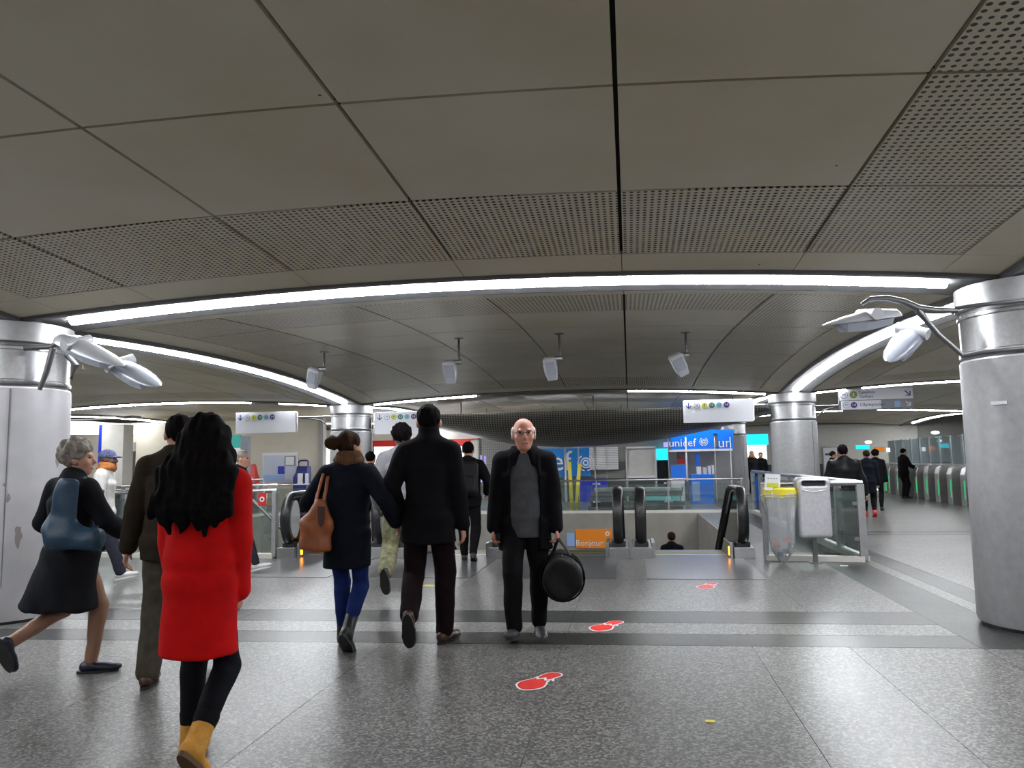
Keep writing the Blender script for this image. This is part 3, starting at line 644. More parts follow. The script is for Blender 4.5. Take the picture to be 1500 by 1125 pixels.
# dividing wall tops between the escalators and signs on the pit wall
x0, x1, z0, z1 = R4(843, 775, 897, 803, 20.87)
sgn = empty('poster', ((x0+x1)/2, 20.87, z0), label='orange poster reading Bonjour on the pit wall', cat='poster')
wb(MB().box(((x0+x1)/2, 20.885, (z0+z1)/2), (x1-x0, 0.025, z1-z0)), 'sheet', M['orange'], sgn)
text('lettering', 'Bonjour !', 0.225, M['white'], sgn, (-0.06, -0.002, 0.13))
disc('emblem', 0.06, 0.006, M['white'], sgn, ((x1-x0)/2-0.12, -0.006, z1-z0-0.12))
disc('emblem_core', 0.03, 0.008, M['orange'], sgn, ((x1-x0)/2-0.12, -0.008, z1-z0-0.12))
x0, x1, z0, z1 = R4(830, 781, 842, 800, 20.87)
tag(MB().box(((x0+x1)/2, 20.885, (z0+z1)/2), (x1-x0, 0.03, z1-z0)).build('poster', M['pale']), 'small blue poster left of the orange one on the pit wall', 'poster')

# ---- glass balustrades
def balustrade(pts, label, rail_z=1.05, r=0.03, post_step=1.35, pw=0.07, gmat='glass_g', kerb=True, rails=((1.05, 0.03),), h0=0.1):
    t = empty('glass_balustrade', (pts[0][0], pts[0][1], 0), label=label, cat='balustrade', group='glass balustrades round the escalators')
    for a, b in zip(pts[:-1], pts[1:]):
        A, B = Vector((*a, 0)), Vector((*b, 0)); d = B-A; L = d.length; n = max(1, round(L/post_step)); d.normalize(); s = Vector((-d.y, d.x, 0)); ang = math.atan2(d.y, d.x)
        for zr, rr in rails: wb(MB().tube([A-d*0.03+Vector((0, 0, zr)), B+d*0.03+Vector((0, 0, zr))], rr, 10), 'handrail', M['steel'], t, sm=0.8)
        if kerb: wb(MB().box(((A+B)/2)+Vector((0, 0, 0.035)), (L, 0.16, 0.07), rz=ang), 'kerb', M['offwhite'], t)
        for i in range(n+1):
            p = A+d*(L*i/n)
            if i == n and b != pts[-1]: continue
            wb(MB().box(p+Vector((0, 0, rail_z/2)), (pw, pw*1.4, rail_z-0.04), rz=ang), 'post', M['alu'], t, bevel=0.005)
        for i in range(n):
            p = A+d*(L*(i+0.5)/n)
            wb(MB().box(p+Vector((0, 0, (rail_z+h0)/2-0.05)), (L/n-0.12, 0.014, rail_z-h0-0.12), rz=ang), 'pane', M[gmat], t)
            for q in (-1, 1):
                for zz in (0.3, 0.78): wb(MB().box(p+d*(q*(L/n/2-0.07))+Vector((0, 0, zz)), (0.07, 0.04, 0.05), rz=ang), 'clamp', M['steel'], t)
    return t
balustrade([(1.86, 11.42), (3.12, 11.28), (3.16, 20.9)], 'glass balustrade with steel rail behind the metal bin', rail_z=1.06, rails=((1.06, 0.04),), post_step=1.25)
balustrade([(2.9, 21.1), (-10.4, 21.1)], 'far glass balustrade across the end of the escalator pit', rail_z=0.87, rails=((0.87, 0.025),), post_step=1.9, kerb=True, pw=0.035)
balustrade([(-5.52, 11.55), (-10.4, 11.75)], 'glass balustrade left of the escalators behind the red coat', rail_z=1.04, rails=((1.04, 0.035), (1.13, 0.018)), post_step=1.25)
balustrade([(-10.45, 11.8), (-10.45, 21.0)], 'glass balustrade along the left end of the pit', rail_z=1.04, rails=((1.04, 0.03),), post_step=1.5)
for (a, b, y, nm) in (((163, 777), (200, 808), 13.4, 'sloping stair handrail at the left, behind the woman in the dark coat'), ((370, 733), (420, 782), 13.4, 'sloping stair handrail behind the left glass balustrade')):
    p, q = aty(*a, y), aty(*b, y); p2 = p+(q-p)*2.2
    t = empty('stair_rail', (p[0], p[1], p[2]), label=nm, cat='handrail')
    wb(MB().tube([p, p2], 0.03), 'handrail', M['steel_dark'], t, sm=0.8)
    for f in (0.3, 0.95): c = p+(p2-p)*f; wb(MB().tube([c, (c[0], c[1], c[2]-0.9)], 0.018), 'post', M['steel_dark'], t)
st = empty('staircase', (-9, 14.5, -3), label='staircase going down behind the left glass balustrade', cat='staircase')
for k in range(16): wb(MB().box((-10.2+k*0.3, 15.2, -0.10-k*0.17), (0.32, 2.8, 0.17)), 'tread', M['conc'], st)
# red sticker on the left rail
x0, x1, z0, z1 = R4(377, 722, 388, 741, 11.4)
sg = empty('warning_plate', ((x0+x1)/2, 11.44, z0), label='small red plate with a white ring hanging on the left handrail', cat='sign')
wb(MB().box(((x0+x1)/2, 11.44, (z0+z1)/2), (x1-x0, 0.012, z1-z0)), 'plate', M['red'], sg); wb(MB().tube([((x0+x1)/2, 11.44, z1-0.01), ((x0+x1)/2, 11.50, 1.02), ((x0+x1)/2, 11.545, 1.04)], 0.008, 6), 'hook', M['steel'], sg); disc('ring', 0.04, 0.006, M['white'], sg, (0, -0.01, (z1-z0)*0.5)); disc('pupil', 0.018, 0.008, M['black'], sg, (0, -0.013, (z1-z0)*0.5))

# ---- metal bin and clear bag holder
bx_, by_ = 2.45, 11.12
t = empty('metal_bin', (bx_, by_, 0), label='brushed steel wall bin with a slot, standing on a short post', cat='bin')
s = SDF(0.012); s.boxp((0, 0, 0.74), (0.215, 0.15, 0.40), rr=0.05); s.boxp((0, 0, 1.10), (0.20, 0.15, 0.05), rr=0.04, k=0.03); s.boxp((0, -0.16, 1.07), (0.155, 0.10, 0.035), rr=0.02, k=0.01, sub=True)
s.obj('body', M['bin'] if 'bin' in M else mat('bin_steel', (0.6, 0.6, 0.63), 0.38, 0.5, var=0.1, scale=20), t)
MB().box((0, -0.075, 1.07), (0.30, 0.02, 0.06)).build('slot', M['black'], t)
MB().box((0, 0, 0.18), (0.055, 0.05, 0.36)).build('post', M['steel_dark'], t, bevel=0.004); MB().box((0, 0, 0.006), (0.16, 0.14, 0.012)).build('foot_plate', M['steel_dark'], t)
MB().tube([(-0.15, -0.151, 0.985), (0, -0.158, 0.955), (0.15, -0.151, 0.985)], 0.008, 6).build('rim', M['white'], t)
cx_, cy_b = 2.0, 11.0
t = empty('bag_holder', (cx_, cy_b, 0), label='clear plastic rubbish bag hanging from a yellow ring beside the bin', cat='bin')
def ringtube(r, z, rr, n=28): return MB().tube([(r*math.cos(2*math.pi*k/n), r*math.sin(2*math.pi*k/n), z) for k in range(n+1)], rr, 8, cap=False)
MB().loft([[(rr*math.cos(2*math.pi*k/28), rr*math.sin(2*math.pi*k/28), z) for k in range(28)] for rr, z in ((0.195, 1.02), (0.215, 1.0), (0.215, 0.93), (0.195, 0.92), (0.19, 0.97), (0.195, 1.02))], False).build('ring', M['yellow'], t, sm=0.6)
ringtube(0.20, 0.895, 0.012).build('lower_ring', M['yellow'], t, sm=0.8)
MB().bar((0.2, 0.02, 0.96), (0.30, 0.10, 0.96), 0.05, 0.05).build('bracket', M['yellow'], t)
rg = []
for i, (z, r) in enumerate(((0.95, 0.222), (0.87, 0.225), (0.7, 0.19), (0.5, 0.175), (0.3, 0.165), (0.17, 0.13), (0.08, 0.07), (0.03, 0.03))):
    rg.append([(r*(1+0.10*math.sin(5*a+i*0.6)+0.05*math.sin(9*a))*math.cos(a), r*(1+0.10*math.sin(5*a+i*0.6))*math.sin(a), z+0.012*math.sin(4*a)) for a in [2*math.pi*k/28 for k in range(28)]])
MB().loft(rg, False).build('bag', M['film'], t, sm=0.8)
random.seed(3)
for i, (c, q) in enumerate((((0.06, -0.06, 0.32), 'red'), ((-0.07, -0.05, 0.27), 'red_st'), ((0.0, 0.03, 0.22), 'white'), ((0.03, -0.07, 0.17), 'white'), ((-0.03, -0.03, 0.13), 'pale'), ((-0.08, 0.02, 0.3), 'orange'))):
    o = MB().box((0, 0, 0), (0.10, 0.07, 0.006)).build('scrap', M[q], t, loc=c); o.rotation_euler = (random.uniform(0.6, 1.9), random.uniform(-0.7, 0.7), random.uniform(-1, 1))
a = aty(1126, 700, 10.85); b = aty(1146, 718, 10.85)
cdn = MB().box((0, 0, 0.14), (0.20, 0.008, 0.22)).build('card', M['white'], t, loc=(-0.12, -0.17, 0.96)); cdn.rotation_euler = (0, R_(4), 0)
MB().box((0, -0.006, 0.10), (0.15, 0.004, 0.06)).build('speech_bubble', M['ygreen'], cdn); MB().prism([(0.02, 0.075), (0.05, 0.075), (0.0, 0.045)], 'y', -0.008, -0.004).build('bubble_tail', M['ygreen'], cdn)
for k in range(4): MB().box((-0.055+k*0.035, -0.006, 0.19), (0.022, 0.003, 0.012)).build('print_mark', M['steel_dark'], cdn)
MB().tube([(-0.12, -0.17, 0.99), (-0.12, -0.19, 0.86)], 0.006, 6).build('card_stem', M['white'], t)

# ---- hanging signs on the far columns
def badge(root, x, z, r, mt, s, tm='white', y=-0.03):
    o = disc('line_badge', r, 0.008, M[mt], root, (x, y, z)); text('numeral', s, r*1.25, M[tm], o, (0, 0, 0.005), (0, 0, 0)); return o
def m_badge(root, x, z, r, y=-0.03):
    o = disc('metro_badge', r, 0.008, M['navy'], root, (x, y, z)); disc('badge_face', r*0.88, 0.008, M['white'], o, (0, 0, 0.003), (0, 0, 0)); text('letter', 'M', r*1.2, M['navy'], o, (0, 0, 0.008), (0, 0, 0))
def arrow(root, x, z, l, ang, mt='navy', y=-0.032):
    o = MB().prism([(-l*0.07, 0.5*l), (l*0.07, 0.5*l), (l*0.07, -0.28*l), (l*0.38, 0.06*l), (l*0.42, -0.10*l), (0, -0.5*l), (-l*0.42, -0.10*l), (-l*0.38, 0.06*l), (-l*0.07, -0.28*l)], 'y', -0.004, 0.004).build('arrow', M[mt], root, loc=(x, y, z)); o.rotation_euler = (0, ang, 0)
def col_sign(x0, x1, z0, z1, y, colx, label, tilt=0.0):
    t = empty('hanging_sign', ((x0+x1)/2, y, z0), rz=tilt, label=label, cat='sign', group='white line-number signs hung from the columns')
    W, Hh = x1-x0, z1-z0
    MB().box((0, 0, Hh/2), (W, 0.05, Hh)).build('panel', M['sign'], t, bevel=0.006)
    zz = Hh*0.76; r = 0.068; xx = -W/2+0.13
    arrow(t, xx, zz, 0.15, 0)
    m_badge(t, xx+0.19, zz, r)
    for k, (q, s_) in enumerate((('ygreen', '9'), ('lgreen', '12'), ('lcyan', '13'), ('lpurple', '14'))): badge(t, xx+0.37+k*0.17, zz, r, q, s_, 'navy' if k in (0, 2) else 'white')
    sd = 1 if colx > (x0+x1)/2 else -1; xe = sd*W/2; xc = colx-(x0+x1)/2
    MB().tube([(xe-sd*0.05, 0.03, Hh*0.72), (xc-sd*0.48, 0.03, Hh*0.72)], 0.022).build('arm', M['steel'], t, sm=0.8)
    MB().tube([(xe+sd*0.12, 0.03, Hh*0.70), (xe+(xc-xe)*0.45, 0.03, Hh*0.55), (xc-sd*0.5, 0.03, 2.28-z0)], 0.018).build('strut', M['bracket'], t, sm=0.8)
    MB().box((xe+sd*0.01, 0.0, Hh*0.5), (0.03, 0.07, Hh*0.9)).build('end_cap', M['steel'], t)
    return t
col_sign(-10.05, -8.40, 2.26, 2.80, 18.72, G['2L'][0], 'white sign with down arrow and line numbers, left of the second column')
col_sign(-6.30, -4.65, 2.16, 2.72, 18.70, G['2L'][0], 'white sign with down arrow and line numbers, behind the tall man')
col_sign(1.32, 2.93, 2.27, 2.81, 18.9, G['2R'][0], 'white sign with down arrow and line numbers, above the blue kiosk', R_(-1.5))
t = empty('double_sign', (5.7, 18.9, 2.48), rz=R_(-3), label='two-row direction sign with arrows at the right of the second column', cat='sign')
MB().box((0, 0.02, 0.24), (1.62, 0.04, 0.5)).build('frame', M['steel_dark'], t)
MB().box((0, -0.012, 0.355), (1.58, 0.03, 0.25)).build('row_panel', M['sign'], t); MB().box((-0.33, -0.012, 0.115), (0.86, 0.03, 0.20)).build('row_panel', M['sign'], t); MB().box((0.45, -0.012, 0.115), (0.68, 0.03, 0.20)).build('row_panel', mat('sign_grey', (0.25, 0.26, 0.3), 0.3), t)
m_badge(t, -0.70, 0.355, 0.085); badge(t, -0.49, 0.355, 0.085, 'olive', '3'); text('lettering', 'Levallois\nGallieni', 0.10, M['navy'], t, (-0.36, -0.03, 0.355), align='LEFT')
m_badge(t, -0.66, 0.115, 0.07); badge(t, -0.49, 0.115, 0.07, 'lpurple', '14'); text('lettering', 'Olympiades', 0.11, M['navy'], t, (-0.36, -0.03, 0.115), align='LEFT')
arrow(t, 0.68, 0.355, 0.17, R_(-45)); arrow(t, 0.68, 0.115, 0.14, R_(-45), 'white'); MB().box((0.45, -0.03, 0.115), (0.12, 0.008, 0.14)).build('pictogram', M['pale'], t)
MB().tube([(-0.8, 0.03, 0.12), (-1.45, 0.03, 0.12)], 0.022).build('arm', M['bracket'], t, sm=0.8); MB().tube([(-0.84, 0.03, 0.1), (-1.15, 0.03, 0.02), (-1.38, 0.03, -0.2)], 0.018).build('strut', M['bracket'], t, sm=0.8)

# ---- lamp heads
def lamp_head(root, name, loc, rot, L=0.55, mt='lamp_white', pv=0.12):
    "streamlined floodlight head: shell above, lens panel below, pivot knuckle"
    rg = []
    for f, w_, h_ in ((0, 0.04, 0.03), (0.06, 0.085, 0.06), (0.25, 0.115, 0.075), (0.5, 0.12, 0.07), (0.75, 0.10, 0.045), (0.93, 0.06, 0.02), (1.0, 0.02, 0.006)):
        rg.append([(w_*math.cos(a), f*L, max(0, math.sin(a))*h_*1.1) for a in [2*math.pi*k/14 for k in range(14)]])
    o = MB().loft(rg).build(name, M[mt], root, loc=loc, rot=rot, sm=0.7)
    rg2 = []
    for f, w_, d_ in ((0.12, 0.075, 0.0), (0.16, 0.085, 0.06), (0.5, 0.10, 0.085), (0.74, 0.085, 0.075), (0.84, 0.05, 0.0)):
        rg2.append([(-w_, f*L, 0.002), (w_, f*L, 0.002), (w_*0.75, f*L, -d_-0.002), (-w_*0.75, f*L, -d_-0.002)])
    MB().loft(rg2).build('lens', M['lamp_blue'], o, bevel=0.004)
    MB().tube([(-0.135, pv*L+0.04, 0.045), (0.135, pv*L+0.04, 0.045)], 0.05, 14).build('pivot', M['lamp_white'], o, sm=0.6)
    return o
# right column bracket: curved arm and two heads
def W(root, p): return tuple(np.array(p)-np.array(root.location))
t = empty('column_lamp', (G['1R'][0], G['1R'][1], 2.3), label='pair of white floodlights on a curved bracket of the right column', cat='lamp')
arm = [aty(px, py, 6.75) for px, py in ((1402, 455), (1370, 455), (1345, 452), (1325, 443), (1300, 437), (1275, 438), (1262, 446))]
MB().tube([W(t, p) for p in arm], [0.022, 0.03, 0.034, 0.032, 0.028, 0.024, 0.015], 8).build('arm', M['bracket'], t, sm=0.8)
MB().tube([W(t, aty(px, py, 6.75)) for px, py in ((1345, 455), (1375, 490), (1412, 522))], [0.03, 0.022, 0.02], 8).build('strut', M['bracket'], t, sm=0.8)
MB().tube([W(t, p) for p in (aty(1398, 452, 6.75), aty(1430, 447, 6.68), aty(1500, 440, 6.6))], 0.016, 8).build('clamp_band', M['bracket'], t, sm=0.8)
MB().tube([W(t, p) for p in (aty(1408, 522, 6.75), aty(1440, 516, 6.68), aty(1500, 510, 6.6))], 0.016, 8).build('clamp_band', M['bracket'], t, sm=0.8)
p0, p1 = aty(1318, 463, 6.75), aty(1205, 477, 6.6)
def aim(p0, p1, roll=0.0):
    d = Vector(p1)-Vector(p0); L = d.length; q = d.to_track_quat('Y', 'Z'); e = (q.to_matrix()@Matrix.Rotation(roll, 3, 'Y')).to_euler(); return L, e
L, e = aim(p0, p1, R_(-8)); lamp_head(t, 'lamp_head', W(t, p0), e, L, pv=0.34)
p0, p1 = aty(1345, 482, 7.15), aty(1300, 530, 6.9); L, e = aim(p0, p1, R_(-25)); lamp_head(t, 'lamp_head', W(t, p0), e, max(L, 0.42), 'lamp_blue')
t = empty('column_lamp', (G['1L'][0], G['1L'][1], 2.3), label='pair of white floodlights on a grey bracket of the left column', cat='lamp')
MB().tube([W(t, aty(px, py, 6.5)) for px, py in ((58, 571), (68, 545), (78, 510))], [0.02, 0.026, 0.03], 8).build('strut', M['bracket'], t, sm=0.8)
MB().tube([W(t, p) for p in (aty(35, 510, 6.4), aty(75, 508, 6.5), aty(92, 497, 6.5))], 0.026, 8).build('arm', M['bracket'], t, sm=0.8)
MB().tube([W(t, aty(px, py, 6.9)) for px, py in ((104, 555), (112, 535), (98, 520))], [0.015, 0.03, 0.03], 8).build('strut', M['bracket'], t, sm=0.8)
p0, p1 = aty(84, 497, 6.45), aty(182, 536, 6.3); L, e = aim(p0, p1, R_(20)); lamp_head(t, 'lamp_head', W(t, p0), e, L, pv=0.26)
p0, p1 = aty(165, 533, 6.6), aty(234, 566, 6.35); L, e = aim(p0, p1, R_(24)); lamp_head(t, 'lamp_head', W(t, p0), e, L, 'lamp_blue')
MBAY = bay('1L', '1R', '2L', '2R')
for (pt, pb, wide, tilt, nm) in (((475, 517), (465, 545), 0.6, 0.35, 'leftmost of the four lamps hanging on rods from the vault'), ((672, 497), (660, 535), 1, 0.0, 'second from left of the four lamps hanging on rods from the vault'), ((819, 490), (806, 530), 1, -0.1, 'third from left of the four lamps hanging on rods from the vault'), ((1004, 488), (992, 525), 1, -0.45, 'rightmost of the four lamps hanging on rods from the vault')):
    c = atz(*pt, 3.34); z = MBAY.z(c[0], c[1]); c = atz(*pt, z-0.02); y = c[1]; hpt = aty(*pb, y)
    t = empty('rod_lamp', (c[0], y, z-0.005), label=nm, cat='lamp', group='lamps hanging on rods from the vault')
    zb = hpt[2]-z+0.08
    MB().lathe([(0.07, -0.01), (0.07, 0.0), (0.02, 0.0)], n=14).build('ceiling_plate', M['bracket'], t); MB().tube([(0, 0, -0.005), (0, 0, zb-0.02)], 0.018, 8).build('rod', M['bracket'], t, sm=0.8)
    MB().tube([(0.04, 0, zb-0.03), (-0.08, 0, zb-0.03)], 0.04, 12).build('pivot', M['steel'], t, sm=0.8)
    o = MB().loft([[(x*sx, yy*sy, z_) for x, yy in ((-1, -1), (1, -1), (1, 1), (-1, 1))] for z_, sx, sy in ((0.06, 0.07, 0.05), (0.03, 0.1, 0.075), (-0.16, 0.095, 0.07), (-0.30, 0.07, 0.035))]).build('lamp_head', M['lamp_white'], t, loc=(-0.15, 0.0, zb-0.06), bevel=0.012, sm=0.7)
    o.rotation_euler = (R_(20), tilt, 0); MB().box((0, -0.085, -0.1), (0.13, 0.012, 0.18)).build('lens', M['lamp_blue'], o)

# ---- ticket gates at the right
for i in range(12):
    y = 21.6+i*1.02; x = 8.85+0.045*i
    t = empty('ticket_gate', (x, y, 0), label='steel ticket gate cabinet, %s of the row from the right column' % ('nearest', 'second', 'third', 'fourth', 'fifth', 'sixth', 'seventh', 'eighth', 'ninth', 'tenth', 'eleventh', 'last')[i], cat='ticket gate', group='ticket gates')
    prof = [(0.0, 0.0), (0.0, 0.85), (0.06, 1.02), (0.2, 1.08), (1.5, 1.08), (1.62, 1.0), (1.62, 0.0)]
    MB().prism([(p[0], p[1]) for p in prof], 'y', -0.15, 0.15).build('cabinet', M['gate'] if 'gate' in M else M.setdefault('gate', mat('gate_steel', (0.42, 0.41, 0.40), 0.32, 0.8, var=0.1)), t, bevel=0.02)
    MB().box((-0.006, -0.12, 0.45), (0.015, 0.018, 0.5)).build('status_light', M['red_l'] if i == 0 else M['green_l'], t)
    MB().box((0.8, 0, 1.09), (1.4, 0.24, 0.02)).build('top_plate', M['steel'], t)
    MB().box((1.15, 0.0, 1.55), (0.03, 0.10, 0.92)).build('gate_post', M['steel'], t)
    MB().box((1.15, 0.46, 1.5), (0.016, 0.70, 0.95)).build('glass_leaf', M['glass_gate'], t)
    MB().box((1.22, 0.25, 1.98), (0.03, 0.5, 0.03)).build('top_bar', M['cyan_l'] if i % 3 == 0 else M['steel'], t)
t = empty('ticket_gate', (8.3, 28.3, 0), label='pale wide gate cabinet left of the man at the gates', cat='ticket gate', group='ticket gates')
MB().box((0, 0, 0.54), (0.6, 0.3, 1.08)).build('cabinet', M['white'], t, bevel=0.03); MB().box((0.33, -0.16, 0.5), (0.03, 0.015, 0.6)).build('status_light', M['green_l'], t); MB().box((0, -0.16, 0.25), (0.4, 0.01, 0.05)).build('base_lamp', M['white_l'], t)
# wall with poster at the far right
wallbox('wall_poster', (9.0, 41.9, 1.5), (11, 0.15, 3.0), 'offwhite'); wallbox('trim_plinth', (8.4, 41.78, 0.5), (8, 0.08, 1.0), 'wall_dk')
t = empty('framed_poster', (7.8, 41.7, 1.2), label='white framed poster board on the far wall behind the leather jacket', cat='poster'); board('frame', M['steel_dark'], t, (1204, 654, 1230, 697), 41.7, 0.06); board('sheet', M['white'], t, (1206, 656, 1228, 695), 41.66, 0.05); board('heading', M['navy'], t, (1209, 664, 1221, 667), 41.62, 0.04)
# rear banner over the gates
t = empty('gate_header', (9.8, 31, 2.2), label='pale blue lit header with an orange panel behind the gates', cat='sign'); board('lit_panel', M['cyan_l'], t, (1254, 652, 1274, 658), 31, 0.05); board('orange_panel', M['orange'], t, (1281, 655, 1296, 662), 31, 0.05); board('end_lamp', M['white_l'], t, (1299, 656, 1304, 662), 31, 0.05); board('post', M['steel'], t, (1276, 655, 1280, 730), 31, 0.05)
for px, py, yy, nm in ((1370, 634, 27.5, 'bright round lamp beside the far gate column'), (1272, 648, 31, 'bright lamp above the leather jacket man')):
    c = aty(px, py, yy); tag(MB().lathe([(0.0, 0.07), (0.11, 0.05), (0.13, 0.0), (0.09, -0.04), (0.0, -0.05)], c=tuple(c), n=16, cap=False).build('hall_or_fill_lamp', M['white_l']), nm, 'lamp')
# cyan lit display beyond the slim column
t = empty('lit_display', (4.9, 32, 0), label='glowing cyan and white display panel beyond the slim column', cat='display')
board('upper_screen', M['cyan_l'], t, (1093, 636, 1126, 652), 32, 0.1, bevel=0.03); board('screen', M['white_l'], t, (1094, 652, 1125, 700), 32, 0.1); board('stand', M['white'], t, (1094, 700, 1125, 735), 32, 0.1)

M['fill_l'] = emis('fill_diffuser', (0.95, 0.97, 1.0), 40.0)
# ---- partition and kiosk beyond the pit
t = empty('partition', (-1, 27, 0), label='glazed partition with a blue banner and blinds behind the far rail', cat='partition')
board('banner', M['blue_flat'], t, (768, 657, 866, 698), 27.2)
for px in ((826, 655, 831, 738), (846, 655, 850, 738), (870, 655, 874, 738), (888, 655, 890, 738), (916, 655, 921, 738), (958, 655, 964, 738)): board('mullion', M['steel'], t, px, 27, 0.08)
for px, q in (((770, 700, 826, 738), 'glass_g'), ((831, 700, 846, 738), 'glass_g'), ((890, 700, 916, 738), 'glass_g'), ((921, 702, 958, 738), 'glass_g'), ((964, 702, 1010, 738), 'glass_g')): board('pane', M[q], t, px, 27, 0.03)
board('panel', M['royal'], t, (849, 702, 890, 745), 26.9, 0.03); board('panel_top', M['royal'], t, (849, 702, 890, 709), 26.86, 0.03)
board('back_panel', M['conc'], t, (850, 690, 916, 700), 27.3); board('panel', M['offwhite'], t, (919, 656, 960, 697), 27.1, 0.04)
for px in ((917, 654, 961, 657), (917, 697, 961, 700)): board('frame_bar', M['white'], t, px, 27.02, 0.06)
wb(MB().box((-0.95, 28.4, 1.5), (5.4, 0.1, 3)), 'back_wall', M['wall'], t)
xs0, xs1, zb_, zt_ = R4(863, 655, 906, 688, 27.1)
for k in range(13): wb(MB().box(((xs0+xs1)/2, 27.12, zb_+(zt_-zb_)*(k+0.5)/13), (xs1-xs0, 0.05, (zt_-zb_)/13*0.72)), 'blind_slat', M['white'], t)
def emblem(root, x, z, r, y):
    o = disc('emblem', r*0.62, 0.01, M['white'], root, (x, y, z)); 
    for k in range(3): disc('globe_ring', r*(0.5-0.15*k), 0.006+0.004*k, M['blue_flat'] if k % 2 == 0 else M['white'], o, (0, 0, 0.004), (0, 0, 0))
    for sg_ in (-1, 1):
        for k in range(6):
            a = R_(-70+k*24); lf = disc('leaf', r*0.2, 0.008, M['white'], o, (sg_*r*0.9*math.cos(a), r*0.9*math.sin(a), 0), (0, 0, (math.pi/2+a) if sg_ > 0 else (math.pi/2-a)), n=8, ry=r*0.09)
x0, x1, z0, z1 = R4(768, 657, 866, 698, 27.15)
text('lettering', 'unicef', 0.98, M['white'], t, (aty(847, 680, 27.15)[0]+0.76, 0.13, (z0+z1)/2+0.02), align='RIGHT'); 
_e = aty(858, 678, 27.1); emblem(t, _e[0]+1, _e[2], 0.3, 0.12)
for xx, wh in ((-4.6, 'leftmost'), (-2.4, 'second from left'), (-0.2, 'third from left'), (2.0, 'rightmost')):  # fill lamps added out of sight to brighten the partition and kiosk
    t2 = empty('hall_or_fill_lamp', (xx, 25.0, 2.72), label='added linear fill lamp hidden behind the perforated soffit, %s of the four' % wh, cat='lamp', group='added fill lamps behind the soffit')
    MB().box((0, 0, 0.03), (1.7, 0.16, 0.06)).build('housing', M['beam'], t2); MB().box((0, 0, -0.015), (1.6, 0.12, 0.03)).build('diffuser', M['fill_l'], t2); MB().tube([(0, 0, 0.05), (0, 0, 0.45)], 0.015, 6).build('hanger', M['bracket'], t2)
# kiosk
KY = 25.5
t = empty('kiosk', (2.0, KY, 0), label='blue and white charity kiosk with lettered header boards', cat='kiosk')
for px in ((978, 640, 982, 738), (1003, 640, 1008, 705), (1046, 638, 1051, 735), (1070, 640, 1073, 735)): board('post', M['white'], t, px, KY, 0.08)
board('header', M['blue'], t, (982, 634, 1046, 658), KY+0.05); board('header', M['blue'], t, (1051, 634, 1075, 660), KY+0.05); board('header_trim', M['white'], t, (980, 658, 1073, 661), KY-0.02, 0.06)
_e = aty(1004, 649, KY); text('lettering', 'unicef', 0.36, M['white'], t, (_e[0]-2.1, 0.03, _e[2])); _e = aty(1031, 647, KY); emblem(t, _e[0]-2, _e[2], 0.14, 0.03); _e = aty(1062, 649, KY); text('lettering', 'un', 0.44, M['white'], t, (_e[0]-2.0, 0.03, _e[2]))
board('counter', M['blue'], t, (1012, 695, 1047, 737), KY-0.3, 0.5); board('counter_panel', M['pale'], t, (1014, 706, 1026, 734), KY-0.33, 0.03); board('counter', M['blue'], t, (983, 681, 1004, 700), KY-0.1, 0.3); board('counter_base', M['white'], t, (983, 700, 1004, 737), KY-0.1, 0.3)
board('side_wall', M['wall'], t, (978, 655, 1075, 737), KY+2.2, 0.05); board('roof_sheet', M['blue'], t, (980, 630, 1075, 636), KY+0.1, 2.0)
po = board('photo_poster', mat('poster_dark', (0.12, 0.08, 0.06), 0.5, var=0.5, scale=6), t, (991, 661, 1005, 672), KY+0.4, 0.03); board('photo_poster_band', M['red'], t, (991, 672, 1005, 679), KY+0.4, 0.03)
board('hanging_cloth', M['blue'], t, (1018, 665, 1026, 682), KY+0.6, 0.05)
def prop(name, mt, px, y, dep, label, cat, group=None, bevel=0.0):
    x0, x1, z0, z1 = R4(*px, y)
    return tag(MB().box((0, 0, (z1-z0)/2), (x1-x0, dep, z1-z0)).build(name, M[mt], loc=((x0+x1)/2, y, z0), bevel=bevel), label, cat, group)
for px, q, nm in (((1020, 684, 1027, 695), 'white', 'leftmost white carton on the kiosk counter'), ((1029, 685, 1035, 695), 'offwhite', 'grey-white carton on the kiosk counter, second from left'), ((1036.5, 683, 1041, 695), 'white', 'tall white carton on the kiosk counter, third from left'), ((1042, 682, 1046, 695), 'white', 'rightmost tall white carton on the kiosk counter')):
    o = prop('carton', q, px, KY-0.05, 0.25, nm, 'box', 'cartons on the kiosk counter', 0.01); o.location.z = R4(1012, 695, 1047, 737, KY-0.3)[3]+0.002
t = empty('vending_display', (1.1, 28.0, 0), label='dark display with a cyan glowing top left of the kiosk', cat='display')
board('cabinet', M['black'], t, (963, 674, 980, 737), 28.0, 0.3); board('lit_top', M['cyan_l'], t, (961, 657, 981, 674), 28.0, 0.3, bevel=0.02); board('pink_panel', M['violet_l'], t, (972, 648, 979, 655), 28.1, 0.1)
